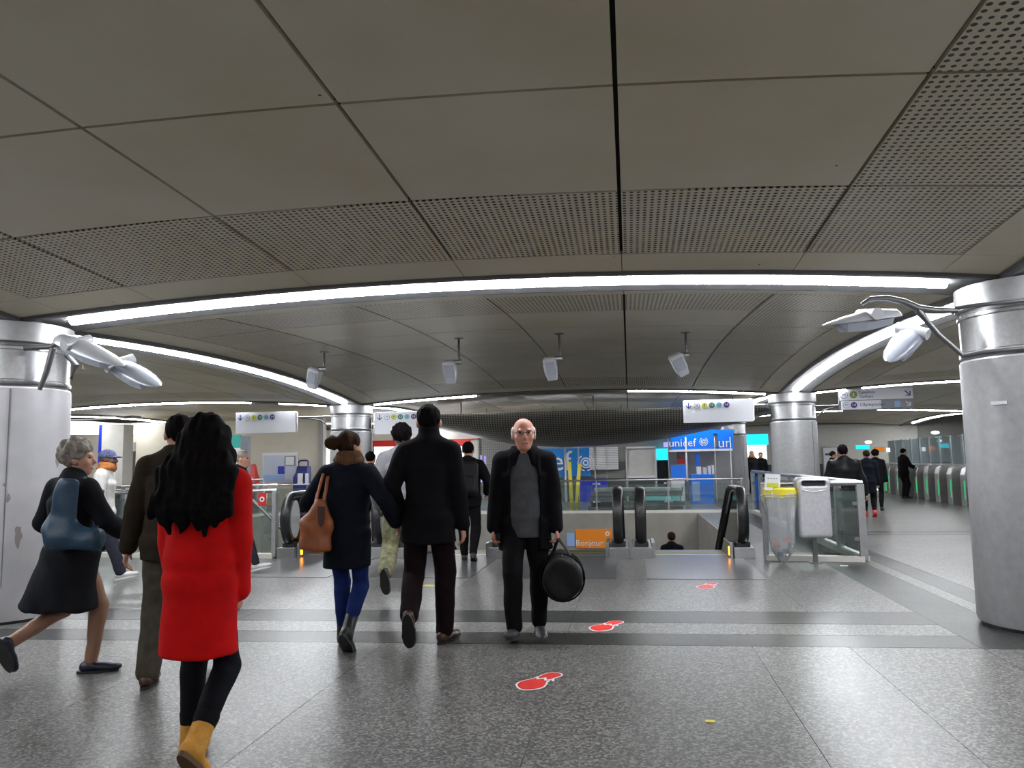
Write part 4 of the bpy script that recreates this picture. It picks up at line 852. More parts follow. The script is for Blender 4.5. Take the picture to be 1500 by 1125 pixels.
# yellow poles, white sack, stacked metal profiles on the far floor
for (a, b, nm) in (((834, 677), (838, 744), 'left one of two yellow poles leaning at the far rail'), ((849, 680), (844, 744), 'right one of two yellow poles leaning at the far rail')):
    pa, pb = aty(*a, 21.9), aty(*b, 21.6); d_ = empty('yellow_pole', (pb[0], pb[1], 0.0), label=nm, cat='pole', group='yellow poles')
    base = Vector((pb[0], pb[1], 0.015)); wb(MB().bar(base, pa, 0.09, 0.06), 'pole', M['yellow'], d_); wb(MB().box(base+Vector((0, 0, 0.02)), (0.16, 0.14, 0.04)), 'foot', M['offwhite'], d_)
s = SDF(0.02); s.ell((0, 0, 0.18), (0.24, 0.2, 0.18)); s.ell((-0.08, 0, 0.5), (0.17, 0.15, 0.2), k=0.08); s.cone((-0.08, 0, 0.6), (-0.02, 0, 0.75), 0.07, 0.11, k=0.06); s.disp = lambda P: 0.012*np.sin(P[:, 0]*40+P[:, 2]*23)*np.sin(P[:, 1]*35+P[:, 2]*31)
_c = atz(829, 752); tag(s.obj('plastic_sack', M['offwhite'], loc=(_c[0]-0.35, 21.75, 0)), 'crumpled white sack on the floor behind the far rail', 'sack')
for i, (px0, px1, zz, q, dy) in enumerate(((862, 1000, 0.0, 'steel_dark', 0), (866, 905, 0.13, 'black', 0.0), (868, 1004, 0.13, 'steel_dark', 0.22), (930, 998, 0.27, 'teal_gl', 0.1), (866, 1000, 0.40, 'steel_dark', 0.1), (870, 1001, 0.52, 'steel', 0.05), (864, 910, 0.27, 'steel_dark', 0.0))):
    if q == 'teal_gl' and q not in M: M[q] = mat('glass_edge', (0.2, 0.6, 0.6), 0.2)
    xa, xb = aty(px0, 740, 22)[0], aty(px1, 740, 22)[0]; 
    t = empty('metal_profile', ((xa+xb)/2, 22+dy, zz), rz=R_(random.uniform(-1, 1)), label=('lowest long dark profile of the metal stack', 'short black block at the left end of the metal stack', 'long dark profile on the second layer of the metal stack', 'pale teal glass strip in the metal stack', 'long dark profile near the top of the metal stack', 'bright steel profile on top of the metal stack', 'short dark profile at the left of the metal stack')[i], cat='metal profile', group='stacked metal profiles beyond the far rail')
    MB().box((0, 0, 0.06), (xb-xa, 0.24, 0.115)).build('profile', M[q], t, bevel=0.01)
    for sg_ in (-1, 1): MB().box((sg_*((xb-xa)/2-0.012), 0, 0.06), (0.03, 0.25, 0.122)).build('end_plate', M['bracket'], t)

# ---- left background: notice wall, notices, stands
wallbox('wall_notice', (-18.5, 25.1, 1.5), (16.2, 0.2, 3.0), 'cream'); wallbox('trim_wall_end', (-10.3, 25.05, 1.5), (0.16, 0.3, 3.0), 'wall')
t = empty('notice_board', (-11.6, 24.95, 1.0), label='framed pale notice board on the cream wall above the left rail', cat='notice board')
board('frame', M['white'], t, (384, 663, 436, 707), 24.95, 0.05); board('sheet', M['poster'], t, (386, 667, 433, 705), 24.91, 0.04); board('blue_block', M['royal'], t, (407, 683, 416, 694), 24.88, 0.03); board('lower_tint', M['pale'], t, (387, 696, 416, 704), 24.89, 0.03)
board('small_frame', M['bracket'], t, (417, 668, 432, 682), 24.88, 0.03); board('small_sheet', M['white'], t, (418.5, 669, 430.5, 681), 24.86, 0.03)
t = empty('newspaper_stand', (-10.9, 24.3, 0), label='dark blue newspaper stand with a loop handle below the notice board', cat='stand')
x0, x1, z0, z1 = R4(433, 683, 452, 720, 24.3)
wb(MB().loft([[(x0, 24.1, 0), (x1, 24.1, 0), (x1, 24.5, 0), (x0, 24.5, 0)], [(x0, 24.1, z1-0.35), (x1, 24.1, z1-0.35), (x1, 24.5, z1-0.35), (x0, 24.5, z1-0.35)], [(x0+0.09, 24.15, z1-0.15), (x1, 24.15, z1-0.15), (x1, 24.5, z1-0.15), (x0+0.09, 24.5, z1-0.15)], [(x0+0.09, 24.2, z1), (x1, 24.2, z1), (x1, 24.5, z1), (x0+0.09, 24.5, z1)]]), 'body', M['deepblue'], t, bevel=0.015)
wb(MB().tube([(x0+0.11, 24.3, z1-0.02), (x0+0.11, 24.3, z1+0.15), (x0+0.16, 24.3, z1+0.19), (x1-0.06, 24.3, z1+0.19), (x1-0.02, 24.3, z1+0.15), (x1-0.02, 24.3, z1-0.02)], 0.028, 8), 'handle', M['deepblue'], t, sm=0.8)
for px in ((436, 693.5, 443, 709), (447, 693.5, 451, 709)): board('paper', M['white'], t, px, 24.06, 0.03)
for i, (px, nm) in enumerate((((364, 682, 374, 715), 'left red tapered cover beside the grey post'), ((372, 680, 384, 718), 'right red tapered cover beside the grey post'))):
    x0, x1, z0, z1 = R4(*px, 23.5); yy = 23.5-0.3*i
    t = empty('red_cover', ((x0+x1)/2, yy, 0), label=nm, cat='cover', group='red tapered covers'); w_ = (x1-x0)/2
    MB().loft([[(-w_, -0.2, 0), (w_, -0.2, 0), (w_, 0.2, 0), (-w_, 0.2, 0)], [(-w_*0.95, -0.2, z1*0.6), (w_*0.95, -0.2, z1*0.6), (w_*0.95, 0.2, z1*0.6), (-w_*0.95, 0.2, z1*0.6)], [(-w_*0.4, -0.08, z1), (w_*0.3, -0.08, z1), (w_*0.3, 0.08, z1), (-w_*0.4, 0.08, z1)]]).build('cover', M['red'], t, bevel=0.02)
    MB().box((0, -0.215, z1*0.68), (0.16, 0.012, 0.1)).build('patch', M['white'], t)
t = empty('grey_post', (-10.6, 20, 0), label='slate grey post with a green and white panel left of the notice board', cat='post')
t.location = (aty(359, 700, 21.6)[0], 21.6, 0)
wb(MB().box((t.location.x, 21.6, 1.15), (0.22, 0.2, 2.3)), 'post', M['slate'], t); board('green_panel', M['teal'], t, (338, 637, 353, 656), 21.7, 0.03); board('white_panel', M['white'], t, (338, 656, 353, 716), 21.7, 0.03)
t = empty('light_box', (-19, 24, 2.6), label='wide glowing light box below the left ceiling', cat='light')
A = [aty(px, py, 23.4) for px, py in ((60, 617), (130, 617), (195, 622), (215, 630), (195, 636), (60, 636))]
wb(MB().prism([(p[0], p[2]) for p in A], 'y', 23.4, 23.8), 'diffuser', M['shop_l'], t); wb(MB().box((A[1][0], 23.6, A[0][2]+0.07), (3.2, 0.5, 0.08)), 'housing', M['beam'], t)
t = empty('pale_pillar', (aty(172, 690, 22.5)[0], 22.5, 0), label='pale square pillar with a blue edge behind the striped cap', cat='pillar'); x0, x1, z0, z1 = R4(157, 637, 185, 740, 22.5)
wb(MB().box(((x0+x1)/2, 22.5, 1.4), (x1-x0, 0.5, 2.8)), 'pillar', M['offwhite'], t); wb(MB().box((x0-0.06, 22.4, 1.4), (0.1, 0.3, 2.8)), 'edge_strip', M['royal'], t)
t = empty('info_totem', (aty(191, 690, 23.6)[0], 23.6, 0), label='narrow dark totem with a white head beside the pale pillar', cat='totem'); x0, x1, z0, z1 = R4(187, 648, 195, 735, 23.6)
wb(MB().box(((x0+x1)/2, 23.6, z1/2-0.15), (x1-x0, 0.12, z1-0.3)), 'body', M['bracket'], t); wb(MB().box(((x0+x1)/2, 23.6, z1-0.15), (x1-x0, 0.14, 0.3)), 'head', M['white'], t)
t = empty('flower_planter', tuple(atz(180, 768)), label='planter of white and yellow flowers left of the brown jacket', cat='planter')
MB().box((0, 0, 0.13), (0.8, 0.35, 0.26)).build('trough', M['conc'], t, bevel=0.02)
random.seed(11)
for k in range(26):
    x, y, z = random.uniform(-0.36, 0.36), random.uniform(-0.15, 0.15), random.uniform(0.25, 0.5)
    lf = MB().prism([(-0.05, 0), (0, 0.025), (0.06, 0), (0, -0.025)], 'z', -0.004, 0.004).build('leaf', M['leaf'], t, loc=(x, y, z)); lf.rotation_euler = (random.uniform(-1, 1), random.uniform(-1, 1), random.uniform(0, 6))
    if k < 16: MB().lathe([(0.0, 0.02), (0.03, 0.015), (0.04, 0.0), (0.0, -0.015)], n=8, cap=False).build('blossom', M['flower' if k % 3 else 'flower_y'], t, loc=(x, y-0.03, z+0.05))
# lit shop front beyond the second left column
t = empty('shop_front', (-6, 29.3, 0), label='bright white shop front with red header behind the group of people', cat='shop front')
for px in ((470, 654, 505, 740), (508, 654, 545, 740), (548, 654, 590, 740), (593, 654, 640, 740), (643, 654, 692, 740)): board('lit_window', M['shop_l'], t, px, 29.4, 0.05)
board('header', M['red'], t, (466, 645, 696, 654), 29.35, 0.1); board('pillar', M['offwhite'], t, (690, 645, 701, 742), 29.2, 0.2); board('soffit', M['offwhite'], t, (460, 628, 700, 645), 29.4, 0.1)
t = empty('mesh_shutter', (aty(718, 690, 28.5)[0], 28.5, 0), label='metal mesh shutter with violet tubes behind the bald man', cat='shutter'); x0, x1, z0, z1 = R4(700, 640, 768, 745, 28.5); z0 = 0.02
for k in range(24): xx = x0+(x1-x0)*k/23; wb(MB().box((xx, 28.5, (z0+z1)/2), (0.014, 0.014, z1-z0)), 'bar', M['bracket'], t)
for k in range(26): zz = z0+(z1-z0)*k/25; wb(MB().box(((x0+x1)/2, 28.5, zz), (x1-x0, 0.014, 0.014)), 'bar', M['bracket'], t)
for px in ((703, 667, 706, 705), (709, 668, 712, 707)): board('violet_tube', M['violet_l'], t, px, 28.8, 0.05)
wb(MB().box(((x0+x1)/2, 29.3, 1.4), (x1-x0, 0.1, 2.8)), 'back_panel', M['wall'], t)
# ---- red footprint stickers on the floor
def footprint(px, ang, L, label):
    c = atz(*px); t = empty('floor_sticker', (c[0], c[1], 0.0), rz=R_(ang), label=label, cat='sticker', group='red footprint stickers')
    def outline(g): 
        P = []
        for k in range(28):
            a = 2*math.pi*k/28; yy = math.sin(a)*(L/2+g); f = (math.sin(a)+1)/2
            wd = (0.062+0.022*math.cos((f-0.80)*7.0))*(L/0.38)*(1.0+0.25*abs(math.sin(a)))
            P.append((math.cos(a)*(wd+g)+0.02*math.sin(3*f), yy))
        return P
    MB().prism(outline(0.014), 'z', 0.0005, 0.0025).build('border', M['white'], t); MB().prism(outline(0.0), 'z', 0.0025, 0.004).build('sole', M['red_st'], t)
    for k in range(5):
        o = MB().box((0, 0, 0.0046), (0.018, 0.055, 0.0012)).build('print_mark', M['white'], t, loc=(-0.06+0.03*k, -0.05+0.012*(k % 2), 0)); o.rotation_euler = (0, 0, R_(-35 if k % 2 else 30))
footprint((793, 998), 155, 0.43, 'nearest red footprint sticker on the floor')
footprint((891, 917), 155, 0.45, 'red footprint sticker between the dark floor bands')
footprint((1039, 858), 160, 0.44, 'farthest red footprint sticker near the right escalator')
for px, sz, q, nm in (((1236, 829), 0.06, 'white', 'white paper scrap on the floor near the balustrade'), ((628, 858), 0.10, 'yellow', 'yellow scrap on the floor behind the tall man'), ((655, 857), 0.04, 'white', 'tiny white scrap right of the yellow one'), ((1040, 1057), 0.03, 'yellow', 'tiny yellow speck on the near floor')):
    c = atz(*px); tag(MB().prism([(-sz, -sz*0.5), (sz*0.7, -sz*0.6), (sz, sz*0.4), (-sz*0.6, sz*0.6)], 'z', 0.001, 0.004).build('paper_scrap', M[q], loc=(c[0], c[1], 0)), nm, 'litter', 'litter on the floor')
# ================================================================ PEOPLE
def nrm(v): v = V3(v); return v/max(np.linalg.norm(v), 1e-9)
def ik(a, c, l1, l2, hint):
    a, c = V3(a), V3(c); d = c-a; L = np.linalg.norm(d); mx = (l1+l2)*0.999
    if L > mx: c = a+d/L*mx; d = c-a; L = mx
    x = (l1*l1-l2*l2+L*L)/(2*L); hgt = math.sqrt(max(l1*l1-x*x, 0)); u = d/L; hv = V3(hint); hv = hv-u*(hv@u); hv = nrm(hv)
    return a+u*x+hv*hgt, c
def folds(amp, seed=0.0, fz=9.0, fx=26.0):
    return lambda P: amp*(np.sin(P[:, 0]*fx+np.sin(P[:, 2]*fz+seed)*2.0+P[:, 1]*14)*0.6+np.sin(P[:, 2]*21+P[:, 0]*11+seed*3)*0.35+np.sin(P[:, 1]*31-P[:, 2]*13+seed)*0.35)
class Person:
    def __init__(p, px, heading, h, label, skin='skin', vox=0.009, aL=(-.09, 0, 0), aR=(.09, 0, 0), fL=(0, -6), fR=(0, 6), wL=(-.25, .03, .82), wR=(.25, .03, .82), eL=(-.6, -1, 0), eR=(.6, -1, 0), lean=(0, .02), head=(0, 0, 0), b=1.0, drop=0.0, curl=0.7, xyz=None, group='passers-by in the hall', face=True, hs=1.08):
        p.hs = hs
        p.s = s = h/1.75; p.vox = vox; p.b = b; c = atz(*px) if xyz is None else xyz
        p.root = empty('person', tuple(c), rz=R_(heading), label=label, cat='person', group=group)
        J = p.J = {}
        J['pel'] = pel = V3(0, 0, (0.932-drop)*s); J['chest'] = pel+V3(lean[0], lean[1], .36)*s; J['neck'] = J['chest']+V3(lean[0]*.4, lean[1]*.4, .175)*s
        J['hc'] = J['neck']+V3(0, .032, .150)*s
        for sd, sg, a, f, w_, e in (('L', -1, aL, fL, wL, eL), ('R', 1, aR, fR, wR, eR)):
            J['sh'+sd] = J['neck']+V3(sg*.168*b, -.01, -.070)*s
            J['hip'+sd] = pel+V3(sg*.085*b, 0, -.02)*s
            pt, yw = R_(f[0]), R_(-f[1]); fd = V3(-math.sin(yw)*math.cos(pt), math.cos(yw)*math.cos(pt), -math.sin(pt)); fu = nrm(V3(-math.sin(yw)*math.sin(pt), math.cos(yw)*math.sin(pt), math.cos(pt)))
            an = V3(a)*s+V3(0, 0, .085*s)
            J['kn'+sd], J['an'+sd] = ik(J['hip'+sd], an, .435*s, .415*s, (sg*.12, 1, .0)); J['fd'+sd] = fd; J['fu'+sd] = fu
            J['el'+sd], J['wr'+sd] = ik(J['sh'+sd], V3(w_)*s, .285*s, .25*s, e); J['hd'+sd] = nrm(J['wr'+sd]-J['el'+sd])
        p.HR = _rot(R_(head[1]), R_(head[2]), R_(head[0])); p.curl = curl; p.skin = skin; p.face = face; p.bare = False
    def H(p, q): return p.J['hc']+p.HR@(V3(q)*p.s*p.hs)
    def body(p, hand_n=None):
        J, s, b = p.J, p.s, p.b; S = SDF(p.vox)
        S.ec(J['pel'], J['chest'], (.14*s*b, .095*s*b), (.15*s*b, .10*s*b)); S.ec(J['chest'], J['neck'], (.15*s*b, .095*s*b), (.07*s, .06*s)); S.ell(J['pel'], (.15*s*b, .11*s*b, .11*s))
        S.cone(J['shL'], J['shR'], .05*s)
        S.cone(J['neck']-V3(0, 0, .03*s), p.H((0, -.015, -.06)), .060*s, .053*s)
        for sd in 'LR':
            S.path([J['hip'+sd], J['kn'+sd], J['an'+sd]], [.070*s, .046*s, .030*s]); dl = nrm(J['an'+sd]-J['kn'+sd]); bk_ = nrm(np.cross(np.cross(dl, V3(0, 1, 0)), dl)); S.path([J['kn'+sd]+dl*.06*s-bk_*.008*s, J['kn'+sd]+dl*.14*s-bk_*.014*s, J['kn'+sd]+dl*.27*s], [.034*s, .038*s, .026*s], k=.03)
            a = J['an'+sd]; fd, fu = J['fd'+sd], J['fu'+sd]; S.path([a-fd*.02*s-fu*.04*s, a+fd*.08*s-fu*.05*s, a+fd*.14*s-fu*.06*s], [.026*s, .024*s, .016*s])
            S.path([J['sh'+sd], J['el'+sd], J['wr'+sd]], [.046*s, .038*s, .027*s])
            p._hand(S, sd, hand_n)
        h = p.H; Rm = p.HR; s = s*p.hs
        S.ell(h((0, -.014, .03)), V3(.076, .096, .088)*s, Rm); S.ell(h((0, .022, -.03)), V3(.064, .068, .086)*s, Rm, k=.03); S.ell(h((0, .058, -.088)), V3(.030, .026, .024)*s, Rm, k=.03)
        S.path([h((0, .088, .012)), h((0, .104, -.022)), h((0, .094, -.032))], [.008*s, .0125*s, .011*s], k=.012)
        for q in (-1, 1):
            S.ell(h((q*.078, -.008, -.008)), V3(.011, .021, .033)*s, Rm, k=.008); S.ell(h((q*.032, .082, .008)), V3(.017, .014, .011)*s, Rm, k=.012, sub=True); S.ell(h((q*.03, .080, .026)), V3(.024, .010, .008)*s, Rm, k=.012); S.ell(h((q*.045, .058, -.025)), V3(.022, .02, .02)*s, Rm, k=.02)
        S.ell(h((0, .084, -.060)), V3(.026, .010, .006)*s, Rm, k=.008); S.ell(h((0, .083, -.072)), V3(.022, .010, .006)*s, Rm, k=.008)
        S.obj('body', M[p.skin], p.root)
        if p.face:
            e = Matrix(p.HR.tolist()).to_euler()
            for q in (-1, 1): MB().lathe([(0.0, .009*s), (.009*s, .004*s), (.010*s, -.003*s), (0, -.008*s)], n=10, cap=False).build('eye', M['eye'], p.root, loc=p.H((q*.032, .076, .008)), rot=e, sm=0.9)
            MB().tube([(-.024*s, 0, .001), (0, .006*s, 0), (.024*s, 0, .001)], .0045*s, 6).build('mouth', M['lip'], p.root, loc=p.H((0, .091, -.066)), rot=e, sm=0.9)
        return p
    def _hand(p, S, sd, hand_n):
        J, s = p.J, p.s; w_, d = J['wr'+sd], J['hd'+sd]; sg = -1 if sd == 'L' else 1
        n = nrm(V3(-sg*1.0, .15, 0)) if hand_n is None or sd not in hand_n else nrm(hand_n[sd]); n = nrm(n-d*(n@d)); t = np.cross(d, n)
        if t[1] < 0: t = -t
        S.ec(w_, w_+d*.095*s, (.028*s, .018*s), (.042*s, .015*s), xd=t, cap=.01)
        base = w_+d*.09*s
        for k, (o, l) in enumerate(((.031, .9), (.0105, 1.05), (-.0105, 1.0), (-.031, .78))):
            c = p.curl; a = base+t*o*s; d1 = nrm(d*math.cos(c*.6)+n*math.sin(c*.6)); m_ = a+d1*.042*l*s; d2 = nrm(d*math.cos(c*1.5)+n*math.sin(c*1.5)); S.path([a, m_, m_+d2*.042*l*s], [.0095*s, .0088*s, .0075*s], k=.004)
        a = w_+d*.025*s+t*.028*s; m_ = a+nrm(d*.75+t*.6+n*.2)*.045*s; S.path([a, m_, m_+nrm(d+n*.5)*.035*s], [.014*s, .011*s, .009*s], k=.01)
    def trousers(p, mt, fit=0.012, hem=None, wide=0.0, top=True, name='trousers', upto=.97):
        J, s, b = p.J, p.s, p.b; S = SDF(p.vox*1.25); f = fit*s
        S.ell(J['pel'], (.155*s*b+f, .115*s*b+f, .12*s)); S.ec(J['pel']+V3(0, 0, .02), J['pel']+V3(0, 0, .13*s), (.155*s*b+f, .11*s*b+f), (.148*s*b+f, .105*s*b+f))
        for sd in 'LR':
            an = J['kn'+sd]+(J['an'+sd]-J['kn'+sd])*upto
            S.path([J['hip'+sd]+V3(0, 0, -.02), J['kn'+sd], an], [.082*s*b+f, .058*s+f+wide*.5, .042*s+f+wide])
            bk_ = nrm(np.cross(np.cross(nrm(an-J['kn'+sd]), V3(0, 1, 0)), nrm(an-J['kn'+sd]))); S.cone(J['kn'+sd]+(an-J['kn'+sd])*.18-bk_*.012*s, J['kn'+sd]+(an-J['kn'+sd])*.55-bk_*.008*s, .052*s+f, .046*s+f, k=.03)
        S.disp = folds(.0045, p.s*7, 14, 20); S.obj(name, mt, p.root); return p
    def shoes(p, mt, boot=0.0, sole='black', heel=0.0, toe=1.12, name='shoe', cuff=None):
        J, s = p.J, p.s
        for sd in 'LR':
            a, fd, fu = J['an'+sd], J['fd'+sd], J['fu'+sd]; S = SDF(p.vox); sdv = np.cross(fd, fu)
            S.ec(a-fd*.045*s-fu*.038*s, a+fd*.09*s-fu*.045*s, (.040*s, .040*s), (.044*s, .034*s), xd=sdv, cap=.03); S.ell(a+fd*.135*s*toe-fu*.052*s, V3(.048, .070, .032)*s, np.stack([sdv, fd, fu], 1), k=.04)
            up = nrm(J['kn'+sd]-a); S.cone(a-fu*.035*s, a+up*.005*s, .042*s, .040*s, k=.02)
            if boot: up = nrm(J['kn'+sd]-a); S.cone(a-fu*.02*s, a+up*boot*s, .050*s, .054*s, k=.03)
            S.half(a-fu*.081*s, -fu)
            o = S.obj(name, mt, p.root)
            c = a-fu*.079*s; ring = []
            for k in range(20):
                an = 2*math.pi*k/20; yy = math.cos(an); q = c+fd*(.050+.145*yy)*s+sdv*(.049*math.sin(an)*(1 if yy > 0 else .85))*s; ring.append(q)
            MB().loft([[tuple(q+fu*.012*s) for q in ring], [tuple(q-fu*.012*s) for q in ring]]).build('sole', M[sole] if isinstance(sole, str) else sole, o)
            if heel: q = c-fd*.05*s; MB().box(tuple(q-fu*heel*.5), (.05*s, .05*s, heel)).build('heel', M['black'], o)
            if boot and cuff is not None: up = nrm(J['kn'+sd]-a); q = a+up*boot*s; S2 = SDF(p.vox); S2.cone(q-up*.012, q+up*.02*s, .056*s, .060*s); S2.obj('cuff', cuff, o)
        return p
    def coat(p, mt, hem, hx=.20, hy=.16, fit=.02, name='coat', arm=.012, collar=0.0, open_w=0.0, amp=.005, sleeve=1.0, hem_off=(0, 0), waist=1.0, vox=1.3, tail=None):
        J, s, b = p.J, p.s, p.b; S = SDF(p.vox*vox); f = fit*s
        S.ec(J['chest'], J['neck']+V3(0, -.005, -.01)*s, (.165*s*b+f, .105*s*b+f), (.075*s+f, .062*s+f), k=.04)
        S.ec(J['pel']+V3(0, 0, .10*s), J['chest'], (.142*s*b*waist+f, .108*s*b*waist+f), (.165*s*b+f, .112*s*b+f), k=.04)
        S.ec(J['pel']-V3(0, 0, .02*s), J['pel']+V3(0, 0, .10*s), (.165*s*b+f, .13*s*b+f), (.142*s*b*waist+f, .108*s*b*waist+f), k=.05)
        hz_ = hem*s; c = V3(hem_off[0]*s, hem_off[1]*s, hz_)
        if hz_ < J['pel'][2]-.03: S.ec(c, J['pel'], (hx*s, hy*s), (.165*s*b+f, .13*s*b+f), k=.05, cap=.012)
        if tail: S.ec(V3(tail[0])*s, V3(tail[1])*s, (tail[2], .03), (.12*s, .06*s), k=.10, cap=.012)
        S.cone(J['shL'], J['shR'], .052*s+f*.6, k=.05)
        for sd in 'LR': S.cone(J['neck']+V3(0, -.012, .0)*s, J['sh'+sd]+V3(0, 0, .012)*s, .060*s+f*.4, .05*s+f*.4, k=.05)
        for sd in 'LR':
            wr = J['el'+sd]+(J['wr'+sd]-J['el'+sd])*sleeve
            S.path([J['sh'+sd], J['el'+sd], wr], [.062*s+arm+f*.4, .053*s+arm+f*.3, .040*s+arm+f*.3], k=.009)
        if collar: S.ec(J['neck']-V3(0, -.005, .03)*s, J['neck']+V3(0, .008, collar)*s, (.082*s, .08*s), (.074*s, .076*s), k=.03, cap=.01)
        if open_w:
            S.boxp(J['chest']+V3(0, .24*s, -.55*s), (open_w, .22*s, .62*s), rr=.01, k=.02, sub=True); S.cone(J['chest']+V3(0, .16*s, -.1*s), J['neck']+V3(0, .12*s, .06*s), open_w*1.15, .05*s, k=.02, sub=True)
        if not open_w: S.half(V3(0, 0, hz_-.004), (0, 0, -1), k=.004)
        S.disp = folds(amp, p.s*5+b, 8, 24)
        p.top = S.obj(name, mt, p.root); return p
    def shirt(p, mt, hem=.80, name='sweater', fit=.012):
        J, s, b = p.J, p.s, p.b; S = SDF(p.vox*1.2); f = fit*s
        S.ec(J['chest'], J['neck']-V3(0, -.01, .02)*s, (.155*s*b+f, .105*s*b+f), (.068*s+f, .062*s+f), k=.04); S.ec(J['pel']+V3(0, .005, .02*s), J['chest'], (.150*s*b+f, .128*s*b+f), (.155*s*b+f, .108*s*b+f), k=.04); S.ec(V3(0, .005, hem*s), J['pel']+V3(0, .005, .02*s), (.158*s*b+f, .126*s*b+f), (.150*s*b+f, .128*s*b+f), k=.03, cap=.01)
        S.disp = folds(.003, 2, 18, 15); S.obj(name, mt, p.root); return p
    def cuff(p, mt, sd):
        J, s = p.J, p.s; d = J['hd'+sd]; S = SDF(p.vox); S.cone(J['wr'+sd]-d*.03*s, J['wr'+sd]+d*.012*s, .036*s, .038*s); S.obj('cuff', mt, p.root)
    def hair(p, mt, kind='short', amp=.004):
        s = p.s*p.hs; S = SDF(p.vox); h, Rm = p.H, p.HR
        if kind == 'short':
            S.ell(h((0, -.020, .036)), V3(.083, .100, .092)*s, Rm); S.half(h((0, .055, .02)), Rm@V3(0, 1, -.55), k=.01); S.half(h((0, -.02, -.045)), Rm@V3(0, .25, -1), k=.01)
        elif kind == 'sides':      # receding hair: a low rim round the back and sides
            S.ell(h((0, -.022, .020)), V3(.087, .103, .088)*s, Rm); S.half(h((0, .020, 0)), Rm@V3(0, 1, -.1), k=.01); S.half(h((0, -.02, -.05)), Rm@V3(0, .2, -1), k=.01); S.half(h((0, -.03, .062)), Rm@V3(0, .35, 1), k=.012)
        elif kind == 'curly':
            S.ell(h((0, -.022, .045)), V3(.105, .118, .108)*s, Rm); S.half(h((0, .062, .03)), Rm@V3(0, 1, -.6), k=.02); S.half(h((0, 0, -.06)), Rm@V3(0, 0, -1), k=.02); amp = .011
        elif kind == 'bun':
            S.ell(h((0, -.022, .036)), V3(.085, .104, .096)*s, Rm); S.half(h((0, .058, .02)), Rm@V3(0, 1, -.6), k=.01); S.half(h((0, -.02, -.06)), Rm@V3(0, .2, -1), k=.01); S.ell(h((-.045, -.135, .035)), V3(.058, .052, .056)*s, Rm, k=.02); amp = .007
        elif kind == 'long':
            S.ell(h((0, -.025, .036)), V3(.098, .116, .100)*s, Rm); S.half(h((0, .06, .02)), Rm@V3(0, 1, -.35), k=.02)
            b0 = h((0, -.06, .0)); J = p.J; back = J['chest']+V3(0, -.135*s, -.02*s)
            S.ec(b0, J['neck']+V3(0, -.075*s, 0), (.112*s, .08*s), (.172*s, .075*s), k=.06); S.ec(J['neck']+V3(0, -.082*s, 0), back, (.180*s, .07*s), (.178*s, .055*s), k=.06, cap=.02)
            for i in range(11):
                x = (-.165+.033*i)*s; dz = (.05+.06*((i*7) % 5)/4-.05*(abs(i-5)/5.)**2)*s; S.path([back+V3(x, .0, .06*s), back+V3(x*1.02+.012*math.sin(i*2.1), -.012*s, -dz*.4), back+V3(x*.98-.012*math.sin(i*1.7), -.004, -dz)], [.03*s, .024*s, .010*s], k=.02)
            for q in (-1, 1): S.path([h((q*.08, -.02, .02)), h((q*.098, -.03, -.07)), J['neck']+V3(q*.12*s, -.03*s, -.04*s), J['chest']+V3(q*.155*s, -.10*s, .02*s)], [.03*s, .036*s, .036*s, .02*s], k=.04)
            amp = .006
        elif kind == 'cap':
            S.ell(h((0, -.016, .045)), V3(.092, .108, .085)*s, Rm); S.half(h((0, 0, .018)), Rm@V3(0, -.1, -1), k=.008); S.ell(h((0, .10, .03)), V3(.07, .06, .012)*s, Rm, k=.012); amp = .0015
        elif kind == 'afro':
            S.ell(h((0, -.024, .050)), V3(.100, .112, .100)*s, Rm); S.half(h((0, .055, .02)), Rm@V3(0, 1, -.5), k=.015); S.half(h((0, -.02, -.055)), Rm@V3(0, .2, -1), k=.015); amp = .008
        f1 = {'long': (85, 70, 5), 'curly': (75, 75, 75), 'bun': (60, 60, 25), 'afro': (70, 70, 70)}.get(kind, (90, 90, 30))
        S.disp = lambda P: amp*(np.sin(P[:, 0]*f1[0]+np.sin(P[:, 2]*22)*1.6)*np.cos(P[:, 1]*f1[1]*.6)+.6*np.sin(P[:, 2]*f1[2]+P[:, 0]*f1[0]*1.7))
        S.obj('cap' if kind == 'cap' else 'hair', mt, p.root, relax=1); return p
    def scarf(p, mt, r=.045, w_=.085):
        J, s = p.J, p.s; S = SDF(p.vox); c = J['neck']+V3(0, .012, .035)*s; n = 14
        for i in range(n):
            a0, a1 = 2*math.pi*i/n, 2*math.pi*(i+1)/n; S.cone(c+V3(math.cos(a0)*w_*s, math.sin(a0)*w_*s, .012*math.sin(2*a0)), c+V3(math.cos(a1)*w_*s, math.sin(a1)*w_*s, .012*math.sin(2*a1)), r*s, k=.015); S.cone(c+V3(math.cos(a0)*w_*.9*s, math.sin(a0)*w_*.9*s, .05*s), c+V3(math.cos(a1)*w_*.9*s, math.sin(a1)*w_*.9*s, .05*s), r*.75*s, k=.015)
        S.disp = folds(.005, 1, 50, 60); S.obj('scarf', mt, p.root); return p
    def glasses(p):
        e = Matrix(p.HR.tolist()).to_euler(); s = p.s*p.hs; g = MB()
        for q in (-1, 1):
            c = (q*.033*s, .098*s, .006*s); pts = [(c[0]+.024*s*math.cos(a), c[1]-abs(math.cos(a))*.004, c[2]+.016*s*math.sin(a)) for a in [2*math.pi*k/14 for k in range(15)]]
            g.tube(pts, .0022, 5, cap=False); g.tube([(q*.056*s, .095*s, .012*s), (q*.078*s, .05*s, .012*s), (q*.082*s, -.01*s, .004*s)], .002, 5)
        g.tube([(-.01*s, .102*s, .01*s), (.01*s, .102*s, .01*s)], .002, 5)
